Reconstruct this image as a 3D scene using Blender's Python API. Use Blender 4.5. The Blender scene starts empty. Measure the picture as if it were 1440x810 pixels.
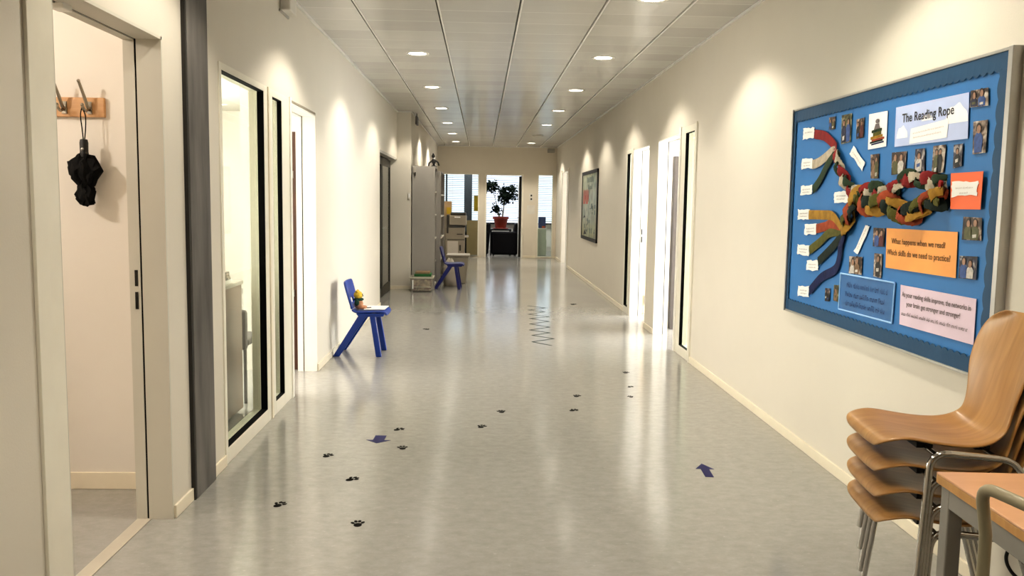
import bpy, bmesh, math, random
from mathutils import Vector, Matrix
from math import sin, cos, pi, radians
random.seed(7)
COL = bpy.context.scene.collection

# ------------------------------------------------------------------ camera model (solved from the photo)
FPX, YAW, PITCH, ROLL = 1192.19, .0367, .1009, -.0152
CAM = Vector((0, 0, 1.4317))
_f = Vector((sin(YAW)*cos(PITCH), cos(YAW)*cos(PITCH), -sin(PITCH)))
_r = Vector((cos(YAW), -sin(YAW), 0)); _d = _f.cross(_r)
AX_R = cos(ROLL)*_r + sin(ROLL)*_d; AX_D = -sin(ROLL)*_r + cos(ROLL)*_d
def ray(x, y): return AX_R*((x-720)/FPX) + AX_D*((y-405)/FPX) + _f
def fl(x, y, z=0.0):
    d = ray(x, y); return CAM + d*((z-CAM.z)/d.z)
def atX(x, y, X):
    d = ray(x, y); return CAM + d*(X/d.x)
def atY(x, y, Y):
    d = ray(x, y); return CAM + d*(Y/d.y)

L, R, H, T = -1.362, 1.910, 2.841, .15
YE = 21.9                      # end wall
YC = 13.72                     # corridor narrows here
LB = -1.14                     # left wall beyond the narrowing

# ------------------------------------------------------------------ materials
def _nt(name):
    m = bpy.data.materials.new(name); m.use_nodes = True
    nt = m.node_tree
    return m, nt, nt.nodes['Principled BSDF']
def mat(name, col, rough=.5, metal=0.0, var=.06, scale=8.0, bump=0.0, bscale=80.0, stretch=(1,1,1), emit=None, estr=0.0, spec=.5, coat=0.0):
    m, nt, b = _nt(name)
    tc = nt.nodes.new('ShaderNodeTexCoord'); mp = nt.nodes.new('ShaderNodeMapping')
    mp.inputs['Scale'].default_value = stretch
    nt.links.new(tc.outputs['Object'], mp.inputs['Vector'])
    n = nt.nodes.new('ShaderNodeTexNoise'); n.inputs['Scale'].default_value = scale; n.inputs['Detail'].default_value = 4
    nt.links.new(mp.outputs['Vector'], n.inputs['Vector'])
    cr = nt.nodes.new('ShaderNodeValToRGB')
    lo = [max(0, c*(1-var)) for c in col]; hi = [min(1, c*(1+var)) for c in col]
    cr.color_ramp.elements[0].color = (*lo, 1); cr.color_ramp.elements[1].color = (*hi, 1)
    cr.color_ramp.elements[0].position = .3; cr.color_ramp.elements[1].position = .7
    nt.links.new(n.outputs['Fac'], cr.inputs['Fac']); nt.links.new(cr.outputs['Color'], b.inputs['Base Color'])
    b.inputs['Roughness'].default_value = rough; b.inputs['Metallic'].default_value = metal
    b.inputs['Specular IOR Level'].default_value = spec
    b.inputs['Coat Weight'].default_value = coat
    if bump:
        n2 = nt.nodes.new('ShaderNodeTexNoise'); n2.inputs['Scale'].default_value = bscale; n2.inputs['Detail'].default_value = 3
        nt.links.new(mp.outputs['Vector'], n2.inputs['Vector'])
        bp_ = nt.nodes.new('ShaderNodeBump'); bp_.inputs['Strength'].default_value = bump; bp_.inputs['Distance'].default_value = .004
        nt.links.new(n2.outputs['Fac'], bp_.inputs['Height']); nt.links.new(bp_.outputs['Normal'], b.inputs['Normal'])
    if emit:
        b.inputs['Emission Color'].default_value = (*emit, 1); b.inputs['Emission Strength'].default_value = estr
    return m

def glass_mat():
    m = bpy.data.materials.new('window_glass'); m.use_nodes = True; nt = m.node_tree
    nt.nodes.remove(nt.nodes['Principled BSDF']); out = nt.nodes['Material Output']
    ge = nt.nodes.new('ShaderNodeNewGeometry'); dt = nt.nodes.new('ShaderNodeVectorMath'); dt.operation = 'DOT_PRODUCT'
    nt.links.new(ge.outputs['Normal'], dt.inputs[0]); nt.links.new(ge.outputs['Incoming'], dt.inputs[1])
    def mth(op, a, v):
        n = nt.nodes.new('ShaderNodeMath'); n.operation = op
        for i, q in enumerate((a, v)):
            if isinstance(q, (int, float)): n.inputs[i].default_value = q
            else: nt.links.new(q, n.inputs[i])
        return n.outputs[0]
    sch = mth('MULTIPLY_ADD', mth('POWER', mth('SUBTRACT', 1.0, mth('ABSOLUTE', dt.outputs['Value'], 0)), 5.0), .55)
    sch.node.inputs[2].default_value = .035
    tr = nt.nodes.new('ShaderNodeBsdfTransparent'); tr.inputs['Color'].default_value = (.93, .97, .94, 1)
    gl = nt.nodes.new('ShaderNodeBsdfGlossy'); gl.inputs['Roughness'].default_value = .02
    mx = nt.nodes.new('ShaderNodeMixShader')
    nt.links.new(sch, mx.inputs['Fac']); nt.links.new(tr.outputs[0], mx.inputs[1]); nt.links.new(gl.outputs[0], mx.inputs[2])
    nt.links.new(mx.outputs[0], out.inputs['Surface'])
    return m

def floor_mat():
    m, nt, b = _nt('linoleum')
    tc = nt.nodes.new('ShaderNodeTexCoord')
    mp = nt.nodes.new('ShaderNodeMapping'); mp.inputs['Scale'].default_value = (1, 1.5, 1)
    nt.links.new(tc.outputs['Object'], mp.inputs['Vector'])
    n1 = nt.nodes.new('ShaderNodeTexNoise'); n1.inputs['Scale'].default_value = 14; n1.inputs['Detail'].default_value = 8; n1.inputs['Roughness'].default_value = .75
    n2 = nt.nodes.new('ShaderNodeTexNoise'); n2.inputs['Scale'].default_value = .9; n2.inputs['Detail'].default_value = 2
    n3 = nt.nodes.new('ShaderNodeTexNoise'); n3.inputs['Scale'].default_value = 34; n3.inputs['Detail'].default_value = 2
    for n in (n1, n3): nt.links.new(mp.outputs['Vector'], n.inputs['Vector'])
    nt.links.new(tc.outputs['Object'], n2.inputs['Vector'])
    cr = nt.nodes.new('ShaderNodeValToRGB')
    e = cr.color_ramp.elements
    e[0].position = .28; e[0].color = (.270, .264, .246, 1); e[1].position = .74; e[1].color = (.360, .354, .332, 1)
    nt.links.new(n1.outputs['Fac'], cr.inputs['Fac'])
    sp = nt.nodes.new('ShaderNodeValToRGB'); sp.color_ramp.elements[0].position = .66; sp.color_ramp.elements[1].position = .74
    sp.color_ramp.elements[0].color = (0, 0, 0, 1); sp.color_ramp.elements[1].color = (.5, .5, .5, 1)
    nt.links.new(n3.outputs['Fac'], sp.inputs['Fac'])
    mx = nt.nodes.new('ShaderNodeMix'); mx.data_type = 'RGBA'; mx.inputs['B'].default_value = (.42, .41, .38, 1)
    nt.links.new(sp.outputs['Color'], mx.inputs['Factor']); nt.links.new(cr.outputs['Color'], mx.inputs['A'])
    nt.links.new(mx.outputs['Result'], b.inputs['Base Color'])
    rr = nt.nodes.new('ShaderNodeMapRange'); rr.inputs['To Min'].default_value = .11; rr.inputs['To Max'].default_value = .19
    nt.links.new(n2.outputs['Fac'], rr.inputs['Value']); nt.links.new(rr.outputs['Result'], b.inputs['Roughness'])
    b.inputs['Specular IOR Level'].default_value = .75
    bp_ = nt.nodes.new('ShaderNodeBump'); bp_.inputs['Strength'].default_value = .05; bp_.inputs['Distance'].default_value = .01
    n4 = nt.nodes.new('ShaderNodeTexNoise'); n4.inputs['Scale'].default_value = 3.0
    nt.links.new(tc.outputs['Object'], n4.inputs['Vector'])
    nt.links.new(n4.outputs['Fac'], bp_.inputs['Height']); nt.links.new(bp_.outputs['Normal'], b.inputs['Normal'])
    return m

def ceiling_mat():
    m, nt, b = _nt('ceiling_panel_metal')
    tc = nt.nodes.new('ShaderNodeTexCoord'); sx = nt.nodes.new('ShaderNodeSeparateXYZ')
    nt.links.new(tc.outputs['Object'], sx.inputs[0])
    def math_(op, a, v=None):
        n = nt.nodes.new('ShaderNodeMath'); n.operation = op
        if isinstance(a, (int, float)): n.inputs[0].default_value = a
        else: nt.links.new(a, n.inputs[0])
        if v is not None:
            if isinstance(v, (int, float)): n.inputs[1].default_value = v
            else: nt.links.new(v, n.inputs[1])
        return n.outputs[0]
    PL = .405
    t = math_('DIVIDE', sx.outputs['Y'], PL); fr = math_('FRACT', t); fl_ = math_('FLOOR', t)
    seam = math_('LESS_THAN', fr, .03)
    wn = nt.nodes.new('ShaderNodeTexWhiteNoise'); wn.noise_dimensions = '2D'
    cb = nt.nodes.new('ShaderNodeCombineXYZ'); 
    px = math_('FLOOR', math_('DIVIDE', math_('ADD', sx.outputs['X'], .936), .6))
    nt.links.new(px, cb.inputs[0]); nt.links.new(fl_, cb.inputs[1]); nt.links.new(cb.outputs[0], wn.inputs['Vector'])
    cr = nt.nodes.new('ShaderNodeValToRGB')
    cr.color_ramp.elements[0].color = (.52, .51, .485, 1); cr.color_ramp.elements[1].color = (.60, .59, .565, 1)
    nt.links.new(wn.outputs['Value'], cr.inputs['Fac'])
    mx = nt.nodes.new('ShaderNodeMix'); mx.data_type = 'RGBA'; mx.inputs['B'].default_value = (.72, .71, .68, 1)
    nt.links.new(seam, mx.inputs['Factor']); nt.links.new(cr.outputs['Color'], mx.inputs['A'])
    nt.links.new(mx.outputs['Result'], b.inputs['Base Color'])
    b.inputs['Roughness'].default_value = .24; b.inputs['Specular IOR Level'].default_value = .7
    # each panel sags very slightly, so reflections break up panel by panel
    sag = math_('ABSOLUTE', math_('SUBTRACT', fr, .5))
    n = nt.nodes.new('ShaderNodeTexNoise'); n.inputs['Scale'].default_value = 2.2
    nt.links.new(tc.outputs['Object'], n.inputs['Vector'])
    h = math_('ADD', math_('MULTIPLY', sag, .35), n.outputs['Fac'])
    bp_ = nt.nodes.new('ShaderNodeBump'); bp_.inputs['Strength'].default_value = .12; bp_.inputs['Distance'].default_value = .05
    nt.links.new(h, bp_.inputs['Height']); nt.links.new(bp_.outputs['Normal'], b.inputs['Normal'])
    return m

def wood_mat(name, c1, c2, rough=.35, stretch=(1, 1, 1), scale=6, coat=.2):
    m, nt, b = _nt(name)
    tc = nt.nodes.new('ShaderNodeTexCoord'); mp = nt.nodes.new('ShaderNodeMapping'); mp.inputs['Scale'].default_value = stretch
    nt.links.new(tc.outputs['Object'], mp.inputs['Vector'])
    n = nt.nodes.new('ShaderNodeTexNoise'); n.inputs['Scale'].default_value = scale; n.inputs['Detail'].default_value = 6; n.inputs['Distortion'].default_value = .6
    nt.links.new(mp.outputs['Vector'], n.inputs['Vector'])
    cr = nt.nodes.new('ShaderNodeValToRGB'); cr.color_ramp.elements[0].position = .3; cr.color_ramp.elements[1].position = .7
    cr.color_ramp.elements[0].color = (*c1, 1); cr.color_ramp.elements[1].color = (*c2, 1)
    nt.links.new(n.outputs['Fac'], cr.inputs['Fac']); nt.links.new(cr.outputs['Color'], b.inputs['Base Color'])
    b.inputs['Roughness'].default_value = rough; b.inputs['Coat Weight'].default_value = coat; b.inputs['Coat Roughness'].default_value = .2
    return m

def photo_mat(name, cols, seed, scale=30):
    m, nt, b = _nt(name)
    tc = nt.nodes.new('ShaderNodeTexCoord'); oi = nt.nodes.new('ShaderNodeObjectInfo')
    mp = nt.nodes.new('ShaderNodeMapping'); mp.inputs['Scale'].default_value = (1, .8, .75)
    nt.links.new(tc.outputs['Object'], mp.inputs['Vector'])
    ad = nt.nodes.new('ShaderNodeMath'); ad.operation = 'MULTIPLY_ADD'; ad.inputs[1].default_value = 40; ad.inputs[2].default_value = seed
    nt.links.new(oi.outputs['Random'], ad.inputs[0])
    def noise(sc_, det, k):
        n = nt.nodes.new('ShaderNodeTexNoise'); n.noise_dimensions = '4D'; n.inputs['Scale'].default_value = sc_; n.inputs['Detail'].default_value = det; n.inputs['Distortion'].default_value = .8
        a2 = nt.nodes.new('ShaderNodeMath'); a2.inputs[1].default_value = k; nt.links.new(ad.outputs[0], a2.inputs[0]); nt.links.new(a2.outputs[0], n.inputs['W'])
        nt.links.new(mp.outputs['Vector'], n.inputs['Vector']); return n
    n = noise(scale, 2, 0); n2 = noise(scale*1.6, 3, 17)
    cr = nt.nodes.new('ShaderNodeValToRGB'); el = cr.color_ramp.elements
    el[0].position = .36; el[0].color = (*cols[0], 1); el[1].position = .62; el[1].color = (*cols[-1], 1)
    for i, c in enumerate(cols[1:-1]):
        e = el.new(.36 + .26*(i+1)/(len(cols)-1)); e.color = (*c, 1)
    nt.links.new(n.outputs['Fac'], cr.inputs['Fac'])
    tint = nt.nodes.new('ShaderNodeValToRGB'); te = tint.color_ramp.elements
    te[0].position = .38; te[0].color = (.55, .45, .38, 1); te[1].position = .62; te[1].color = (1, .95, .88, 1)
    nt.links.new(n2.outputs['Fac'], tint.inputs['Fac'])
    mx = nt.nodes.new('ShaderNodeMix'); mx.data_type = 'RGBA'; mx.blend_type = 'MULTIPLY'; mx.inputs['Factor'].default_value = .9
    nt.links.new(cr.outputs['Color'], mx.inputs['A']); nt.links.new(tint.outputs['Color'], mx.inputs['B'])
    nt.links.new(mx.outputs['Result'], b.inputs['Base Color'])
    b.inputs['Roughness'].default_value = .35
    return m

def translucent_mat(name, col, tcol, mixf=.5):
    m, nt, b = _nt(name)
    b.inputs['Base Color'].default_value = (*col, 1); b.inputs['Roughness'].default_value = .5
    t = nt.nodes.new('ShaderNodeBsdfTranslucent'); t.inputs['Color'].default_value = (*tcol, 1)
    mx = nt.nodes.new('ShaderNodeMixShader'); mx.inputs['Fac'].default_value = mixf
    out = nt.nodes['Material Output']
    nt.links.new(b.outputs[0], mx.inputs[1]); nt.links.new(t.outputs[0], mx.inputs[2]); nt.links.new(mx.outputs[0], out.inputs['Surface'])
    return m

def clear_plastic(name):
    m = bpy.data.materials.new(name); m.use_nodes = True; nt = m.node_tree
    b = nt.nodes['Principled BSDF']; b.inputs['Base Color'].default_value = (.62, .58, .50, 1); b.inputs['Roughness'].default_value = .2
    t = nt.nodes.new('ShaderNodeBsdfTransparent'); mx = nt.nodes.new('ShaderNodeMixShader'); mx.inputs['Fac'].default_value = .62
    out = nt.nodes['Material Output']
    nt.links.new(b.outputs[0], mx.inputs[1]); nt.links.new(t.outputs[0], mx.inputs[2]); nt.links.new(mx.outputs[0], out.inputs['Surface'])
    return m

M = {}
M['wall'] = mat('wall_plaster', (.68, .638, .56), .55, var=.012, scale=3, bump=.10, bscale=130, spec=.35)
M['wall_end'] = mat('wall_plaster_end', (.70, .645, .55), .55, var=.012, scale=3, bump=.08, bscale=130, spec=.35)
M['wall_room'] = mat('wall_plaster_room', (.76, .72, .66), .7, var=.012, scale=3)
M['floor'] = floor_mat()
M['ceil'] = ceiling_mat()
M['ceil_gap'] = mat('ceiling_gap', (.16, .15, .14), .7)
M['rail'] = mat('ceiling_rail', (.74, .73, .70), .4)
M['frame'] = mat('cream_frame_paint', (.80, .765, .66), .35, var=.02, spec=.5)
M['white_frame'] = mat('white_frame_paint', (.86, .84, .78), .35, var=.02)
M['base'] = mat('baseboard_paint', (.79, .72, .58), .4, var=.02)
M['gasket'] = mat('black_gasket', (.003, .003, .003), .8, spec=.1)
M['glass'] = glass_mat()
M['dark_metal'] = mat('dark_anodised', (.016, .014, .011), .4, metal=.3)
M['dark_glass'] = mat('dark_door_panel', (.085, .085, .072), .15, var=.05)
M['concrete'] = mat('column_concrete', (.150, .142, .134), .7, spec=.3, var=.38, scale=7, bump=.3, bscale=30, stretch=(1, 1, .22))
M['concrete_edge'] = mat('column_dark_side', (.03, .027, .024), .7)
M['threshold'] = mat('threshold_strip', (.47, .43, .36), .4)
M['steel'] = mat('brushed_steel', (.45, .44, .42), .3, metal=1)
M['chrome'] = mat('chrome', (.62, .60, .57), .13, metal=1, var=.03)
M['blue'] = mat('blue_plastic', (.006, .040, .27), .38, var=.05)
M['navy'] = mat('dark_blue_plastic', (.008, .012, .13), .4, var=.05)
M['ply'] = wood_mat('beech_plywood', (.36, .185, .058), (.50, .275, .100), .34, (1, 7, 1.0), 4, .12)
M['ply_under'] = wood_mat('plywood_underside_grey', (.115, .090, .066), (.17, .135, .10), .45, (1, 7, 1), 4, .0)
M['ply_edge'] = wood_mat('plywood_underside', (.30, .16, .07), (.42, .24, .11), .4, (6, 1, 1), 5, .1)
M['table_top'] = wood_mat('table_laminate', (.70, .39, .215), (.76, .44, .255), .35, (1, 5, 1), 4, .1)
M['table_edge'] = wood_mat('table_edge_beech', (.52, .27, .08), (.62, .34, .11), .4, (1, 5, 1), 6, .1)
M['table_frame'] = mat('table_frame_grey', (.30, .285, .26), .4, metal=.2)
M['khaki'] = mat('khaki_tube_paint', (.30, .265, .175), .4, var=.04)
M['black'] = mat('black_plastic', (.012, .012, .012), .5)
M['black_cloth'] = mat('black_nylon', (.003, .003, .003), .75, spec=.2, bump=.3, bscale=120)
M['black_leather'] = mat('black_leather', (.003, .003, .006), .55, var=.2, spec=.2)
M['board_wood'] = wood_mat('coat_rack_beech', (.50, .27, .12), (.62, .36, .17), .4, (1, 1, 6), 5)
M['hook'] = mat('hook_metal', (.33, .30, .25), .3, metal=1)
M['grey_cab'] = mat('grey_laminate', (.34, .32, .295), .45, var=.02)
M['grey_cab_edge'] = mat('shelf_edge_white', (.62, .59, .53), .45)
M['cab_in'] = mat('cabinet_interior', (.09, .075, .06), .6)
M['cardboard'] = mat('cardboard', (.34, .235, .13), .75, var=.08)
M['tan_board'] = mat('tan_board', (.42, .30, .17), .7, var=.05)
M['yellow'] = mat('yellow_card', (.42, .28, .015), .6)
M['beige'] = mat('copier_beige', (.24, .21, .165), .5, var=.03)
M['beige_light'] = mat('copier_light_panel', (.42, .385, .34), .5, var=.03)
M['beige_dark'] = mat('copier_dark', (.03, .026, .02), .5)
M['paper'] = mat('white_paper', (.86, .85, .82), .6, var=.02)
M['paper_shiny'] = mat('white_sheet_plastic', (.9, .89, .9), .3, var=.01)
M['ink'] = mat('dark_ink', (.03, .03, .04), .6)
M['ink_brown'] = mat('brown_ink', (.15, .075, .015), .6)
M['ink_blue'] = mat('blue_ink', (.02, .05, .16), .6)
M['ink_grey'] = mat('grey_ink', (.16, .13, .13), .6)
M['ink_pale'] = mat('pale_ink', (.42, .32, .28), .6)
M['board_blue'] = mat('board_paper_blue', (.032, .18, .46), .5, var=.05, scale=4, bump=.15, bscale=12)
M['board_border'] = mat('border_paper_blue', (.009, .065, .15), .55, var=.06, scale=5)
M['alu'] = mat('aluminium_frame', (.50, .49, .47), .35, metal=.8)
M['title'] = mat('title_paper', (.50, .58, .84), .45, var=.06, scale=6)
M['cloud'] = mat('cloud_white', (.88, .88, .92), .5)
M['orange'] = mat('orange_paper', (.88, .38, .10), .5, var=.10, scale=4)
M['lilac'] = mat('lilac_paper', (.70, .56, .66), .5, var=.04)
M['blue_card'] = mat('blue_card', (.038, .145, .36), .4, var=.10, scale=6)
M['lightblue'] = mat('light_blue_edge', (.34, .58, .90), .5)
M['redorange'] = mat('red_orange_card', (.90, .17, .055), .5, var=.03)
for nm, c in dict(red=(.22, .012, .012), white=(.44, .38, .29), green=(.020, .042, .017), ochre=(.34, .185, .022), rust=(.30, .055, .016),
                  olive=(.095, .090, .012), darkgreen=(.006, .016, .010), navy=(.005, .012, .07)).items():
    M['fab_'+nm] = mat('fabric_'+nm, c, .85, var=.22, scale=25, bump=.5, bscale=60)
M['photo1'] = photo_mat('photo_print_brown', [(.010, .008, .008), (.045, .025, .02), (.16, .10, .075), (.50, .42, .36)], 1.3)
M['photo2'] = photo_mat('photo_print_green', [(.010, .012, .010), (.05, .06, .03), (.16, .17, .07), (.40, .40, .30)], 5.1)
M['photo3'] = photo_mat('photo_print_blue', [(.006, .007, .014), (.02, .025, .07), (.10, .10, .14), (.48, .48, .50)], 9.7)
M['photo4'] = photo_mat('photo_print_pale', [(.012, .010, .009), (.10, .065, .05), (.34, .28, .24), (.62, .60, .56)], 13.2)
M['sticker'] = mat('black_sticker', (.006, .006, .005), .9, spec=.1)
M['sticker_blue'] = mat('dark_blue_sticker', (.008, .008, .085), .6, spec=.3)
M['sticker_line'] = mat('grey_green_line', (.028, .036, .032), .9, spec=.1)
M['poster'] = photo_mat('poster_print', [(.20, .27, .16), (.33, .40, .27), (.40, .42, .26), (.36, .44, .34)], 3.3, 5)
M['poster_red'] = mat('poster_red', (.50, .045, .03), .5)
M['poster_grey'] = mat('poster_grey', (.16, .20, .18), .5)
M['lens'] = mat('downlight_lens', (1, .97, .9), .4, emit=(1, .93, .80), estr=9)
M['lens_off'] = mat('downlight_off', (.16, .12, .08), .4)
M['rim'] = mat('downlight_rim', (.82, .80, .75), .35)
M['grey_box'] = mat('grey_device', (.42, .40, .36), .5)
M['white_box'] = mat('white_device', (.70, .67, .61), .5)
M['slat'] = translucent_mat('blind_slat', (.70, .73, .78), (.62, .68, .78), .6)
M['slate'] = mat('slate_column', (.060, .068, .085), .6)
M['sill'] = mat('black_sill', (.02, .02, .025), .4)
M['leaf'] = mat('leaf_green', (.006, .013, .007), .8, var=.4, scale=9, spec=.12)
M['bark'] = mat('bark', (.30, .27, .20), .8, var=.2)
M['terracotta'] = mat('terracotta', (.32, .055, .035), .5, var=.08)
M['soil'] = mat('soil', (.03, .02, .012), .9)
M['brown_wood'] = wood_mat('brown_wardrobe', (.050, .018, .010), (.085, .032, .018), .35, (4, 4, 1), 4)
M['greybrown'] = mat('grey_brown_laminate', (.20, .115, .075), .4, var=.03)
M['dkgrey'] = mat('dark_grey_laminate', (.085, .075, .072), .4)
M['beige_door'] = mat('beige_laminate', (.66, .54, .39), .4, var=.02)
M['toy_y'] = mat('plush_yellow', (.62, .43, .05), .9, var=.2, scale=40)
M['toy_g'] = mat('plush_green', (.012, .05, .03), .9)
M['toy_p'] = mat('plush_tan', (.50, .25, .14), .9, var=.2, scale=40)
M['green_folder'] = mat('green_folder', (.02, .13, .035), .5)
M['brown_book'] = mat('brown_book', (.25, .16, .09), .6)
M['bin'] = clear_plastic('clear_plastic')
M['bin_rim'] = mat('bin_rim', (.55, .52, .42), .35)
M['content'] = photo_mat('bin_content', [(.10, .06, .03), (.30, .22, .13), (.52, .44, .32), (.16, .05, .03)], 2.2, 9)
M['bag'] = mat('white_bag', (.52, .47, .40), .5, var=.05, bump=.4, bscale=14)
M['milky'] = mat('milky_plastic', (.30, .27, .22), .4, var=.05)
M['sage'] = mat('sage_panel', (.52, .56, .48), .45, var=.03)
M['blue_box'] = mat('blue_folder_box', (.02, .05, .20), .5)
M['red_item'] = mat('red_item', (.55, .12, .05), .5)

# ------------------------------------------------------------------ mesh builder
class MB:
    def __init__(s): s.v = []; s.f = []; s.m = []; s.cur = 0
    def slot(s, i): s.cur = i; return s
    def add(s, vs, fs):
        o = len(s.v); s.v += [tuple(v) for v in vs]
        for f in fs: s.f.append([i+o for i in f]); s.m.append(s.cur)
        return s
    def box(s, x0, x1, y0, y1, z0, z1):
        x0, x1 = min(x0, x1), max(x0, x1); y0, y1 = min(y0, y1), max(y0, y1); z0, z1 = min(z0, z1), max(z0, z1)
        vs = [(x, y, z) for z in (z0, z1) for y in (y0, y1) for x in (x0, x1)]
        return s.add(vs, [(0, 2, 3, 1), (4, 5, 7, 6), (0, 1, 5, 4), (2, 6, 7, 3), (0, 4, 6, 2), (1, 3, 7, 5)])
    def hexa(s, pts):   # bottom 4 ring, top 4 ring
        return s.add(pts, [(3, 2, 1, 0), (4, 5, 6, 7), (0, 1, 5, 4), (1, 2, 6, 5), (2, 3, 7, 6), (3, 0, 4, 7)])
    def prism(s, poly, off):   # polygon (3D pts) extruded by vector off
        n = len(poly); off = Vector(off)
        vs = [Vector(p) for p in poly] + [Vector(p)+off for p in poly]
        fs = [tuple(range(n))[::-1], tuple(range(n, 2*n))] + [(i, (i+1) % n, n+(i+1) % n, n+i) for i in range(n)]
        return s.add(vs, fs)
    def tube(s, pts, r, n=10, closed=False, flat=None, up=None):
        pts = [Vector(p) for p in pts]; N = len(pts); rings = []
        rs = r if isinstance(r, (list, tuple)) else [r]*N
        nrm = None
        for i, p in enumerate(pts):
            a = pts[(i-1) % N] if (closed or i > 0) else p
            b = pts[(i+1) % N] if (closed or i < N-1) else p
            t = (b-a).normalized()
            if nrm is None or up is not None:
                u = Vector(up) if up is not None else (Vector((0, 0, 1)) if abs(t.z) < .9 else Vector((1, 0, 0)))
                nrm = (u - t*u.dot(t)).normalized()
            else:
                nrm = (nrm - t*nrm.dot(t)); nrm.normalize()
            bn = t.cross(nrm)
            fx = (flat[i] if isinstance(flat, list) else flat) if flat else 1.0
            rings.append([p + nrm*(cos(2*pi*k/n)*rs[i]*fx) + bn*(sin(2*pi*k/n)*rs[i]) for k in range(n)])
        vs = [v for rg in rings for v in rg]; fs = []
        for i in range(N if closed else N-1):
            j = (i+1) % N
            for k in range(n): fs.append((i*n+k, i*n+(k+1) % n, j*n+(k+1) % n, j*n+k))
        if not closed: fs += [tuple(range(n))[::-1], tuple(range((N-1)*n, N*n))]
        return s.add(vs, fs)
    def lathe(s, prof, c=(0, 0, 0), n=24):
        c = Vector(c); vs = []; fs = []
        for r, z in prof:
            for k in range(n): vs.append(c+Vector((r*cos(2*pi*k/n), r*sin(2*pi*k/n), z)))
        for i in range(len(prof)-1):
            for k in range(n): fs.append((i*n+k, i*n+(k+1) % n, (i+1)*n+(k+1) % n, (i+1)*n+k))
        fs += [tuple(range(n))[::-1], tuple(range((len(prof)-1)*n, len(prof)*n))]
        return s.add(vs, fs)
    def ball(s, c, r, n=12, m=8):
        r = r if isinstance(r, (tuple, list)) else (r, r, r); c = Vector(c); vs = []; fs = []
        for j in range(1, m):
            th = pi*j/m
            for k in range(n):
                ph = 2*pi*k/n; vs.append(c+Vector((r[0]*sin(th)*cos(ph), r[1]*sin(th)*sin(ph), r[2]*cos(th))))
        top = len(vs); vs.append(c+Vector((0, 0, r[2]))); vs.append(c-Vector((0, 0, r[2])))
        for j in range(m-2):
            for k in range(n): fs.append((j*n+k, (j+1)*n+k, (j+1)*n+(k+1) % n, j*n+(k+1) % n))
        for k in range(n): fs.append((top, k, (k+1) % n)); fs.append((top+1, (m-2)*n+(k+1) % n, (m-2)*n+k))
        return s.add(vs, fs)
    def strip(s, a, b):   # two parallel polylines -> quads
        n = len(a); return s.add(list(a)+list(b), [(i, i+1, n+i+1, n+i) for i in range(n-1)])
    def build(s, name, mats, parent=None, bevel=0, smooth=None, solid=0, sub=0, origin=None, local=False, recalc=True, soff=0.0):
        me = bpy.data.meshes.new(name)
        wl = Vector((0, 0, 0))
        if parent is not None and not local: wl = Vector(parent.get('_wl', (0, 0, 0)))
        if parent is None:
            if origin is None:
                xs = [v[0] for v in s.v]; ys = [v[1] for v in s.v]; zs = [v[2] for v in s.v]
                origin = ((min(xs)+max(xs))/2, (min(ys)+max(ys))/2, min(zs))
            wl = Vector(origin)
        me.from_pydata([tuple(Vector(v)-wl) for v in s.v], [], s.f)
        mats = mats if isinstance(mats, (list, tuple)) else [mats]
        for m in mats: me.materials.append(m)
        for p, mi in zip(me.polygons, s.m): p.material_index = mi
        if recalc:
            bm = bmesh.new(); bm.from_mesh(me); bmesh.ops.recalc_face_normals(bm, faces=bm.faces); bm.to_mesh(me); bm.free()
        me.update()
        if smooth is not None:
            me.polygons.foreach_set('use_smooth', [True]*len(me.polygons)); me.set_sharp_from_angle(angle=radians(smooth))
        o = bpy.data.objects.new(name, me); COL.objects.link(o)
        if parent is None: o.location = wl; o['_wl'] = tuple(wl)
        else: o.parent = parent; o['_wl'] = tuple(wl)
        if solid:
            md = o.modifiers.new('solid', 'SOLIDIFY'); md.thickness = solid; md.offset = soff
        if bevel:
            md = o.modifiers.new('bevel', 'BEVEL'); md.width = bevel; md.segments = 2; md.limit_method = 'ANGLE'
        if sub:
            md = o.modifiers.new('sub', 'SUBSURF'); md.levels = sub; md.render_levels = sub
        return o

def tag(o, label=None, cat=None, group=None, kind=None):
    if label: o['label'] = label
    if cat: o['category'] = cat
    if group: o['group'] = group
    if kind: o['kind'] = kind
    return o
def thing(name, label, cat, loc=(0, 0, 0), rotz=0, group=None):
    o = bpy.data.objects.new(name, None); COL.objects.link(o); o.empty_display_size = .1
    o.location = loc; o.rotation_euler = (0, 0, rotz); o['_wl'] = tuple(loc)
    return tag(o, label, cat, group)
def struct(name, mb, m, **k): return tag(mb.build(name, m, **k), kind='structure')
def dup(root, loc, rotz, label, group=None):
    r = root.copy(); COL.objects.link(r); r.location = loc; r.rotation_euler = (0, 0, rotz); r['label'] = label
    if group: r['group'] = group
    for ch in list(root.children):
        c = ch.copy(); COL.objects.link(c); c.parent = r
        for g in list(ch.children):
            d = g.copy(); COL.objects.link(d); d.parent = c
    return r
def catmull(pts, n=6):
    pts = [Vector(p) for p in pts]; out = []
    P = [pts[0]*2-pts[1]] + pts + [pts[-1]*2-pts[-2]]
    for i in range(1, len(P)-2):
        p0, p1, p2, p3 = P[i-1:i+3]
        for k in range(n):
            t = k/n
            out.append(.5*((2*p1)+(p2-p0)*t+(2*p0-5*p1+4*p2-p3)*t*t+(3*p1-p0-3*p2+p3)*t**3))
    out.append(pts[-1]); return out
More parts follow.
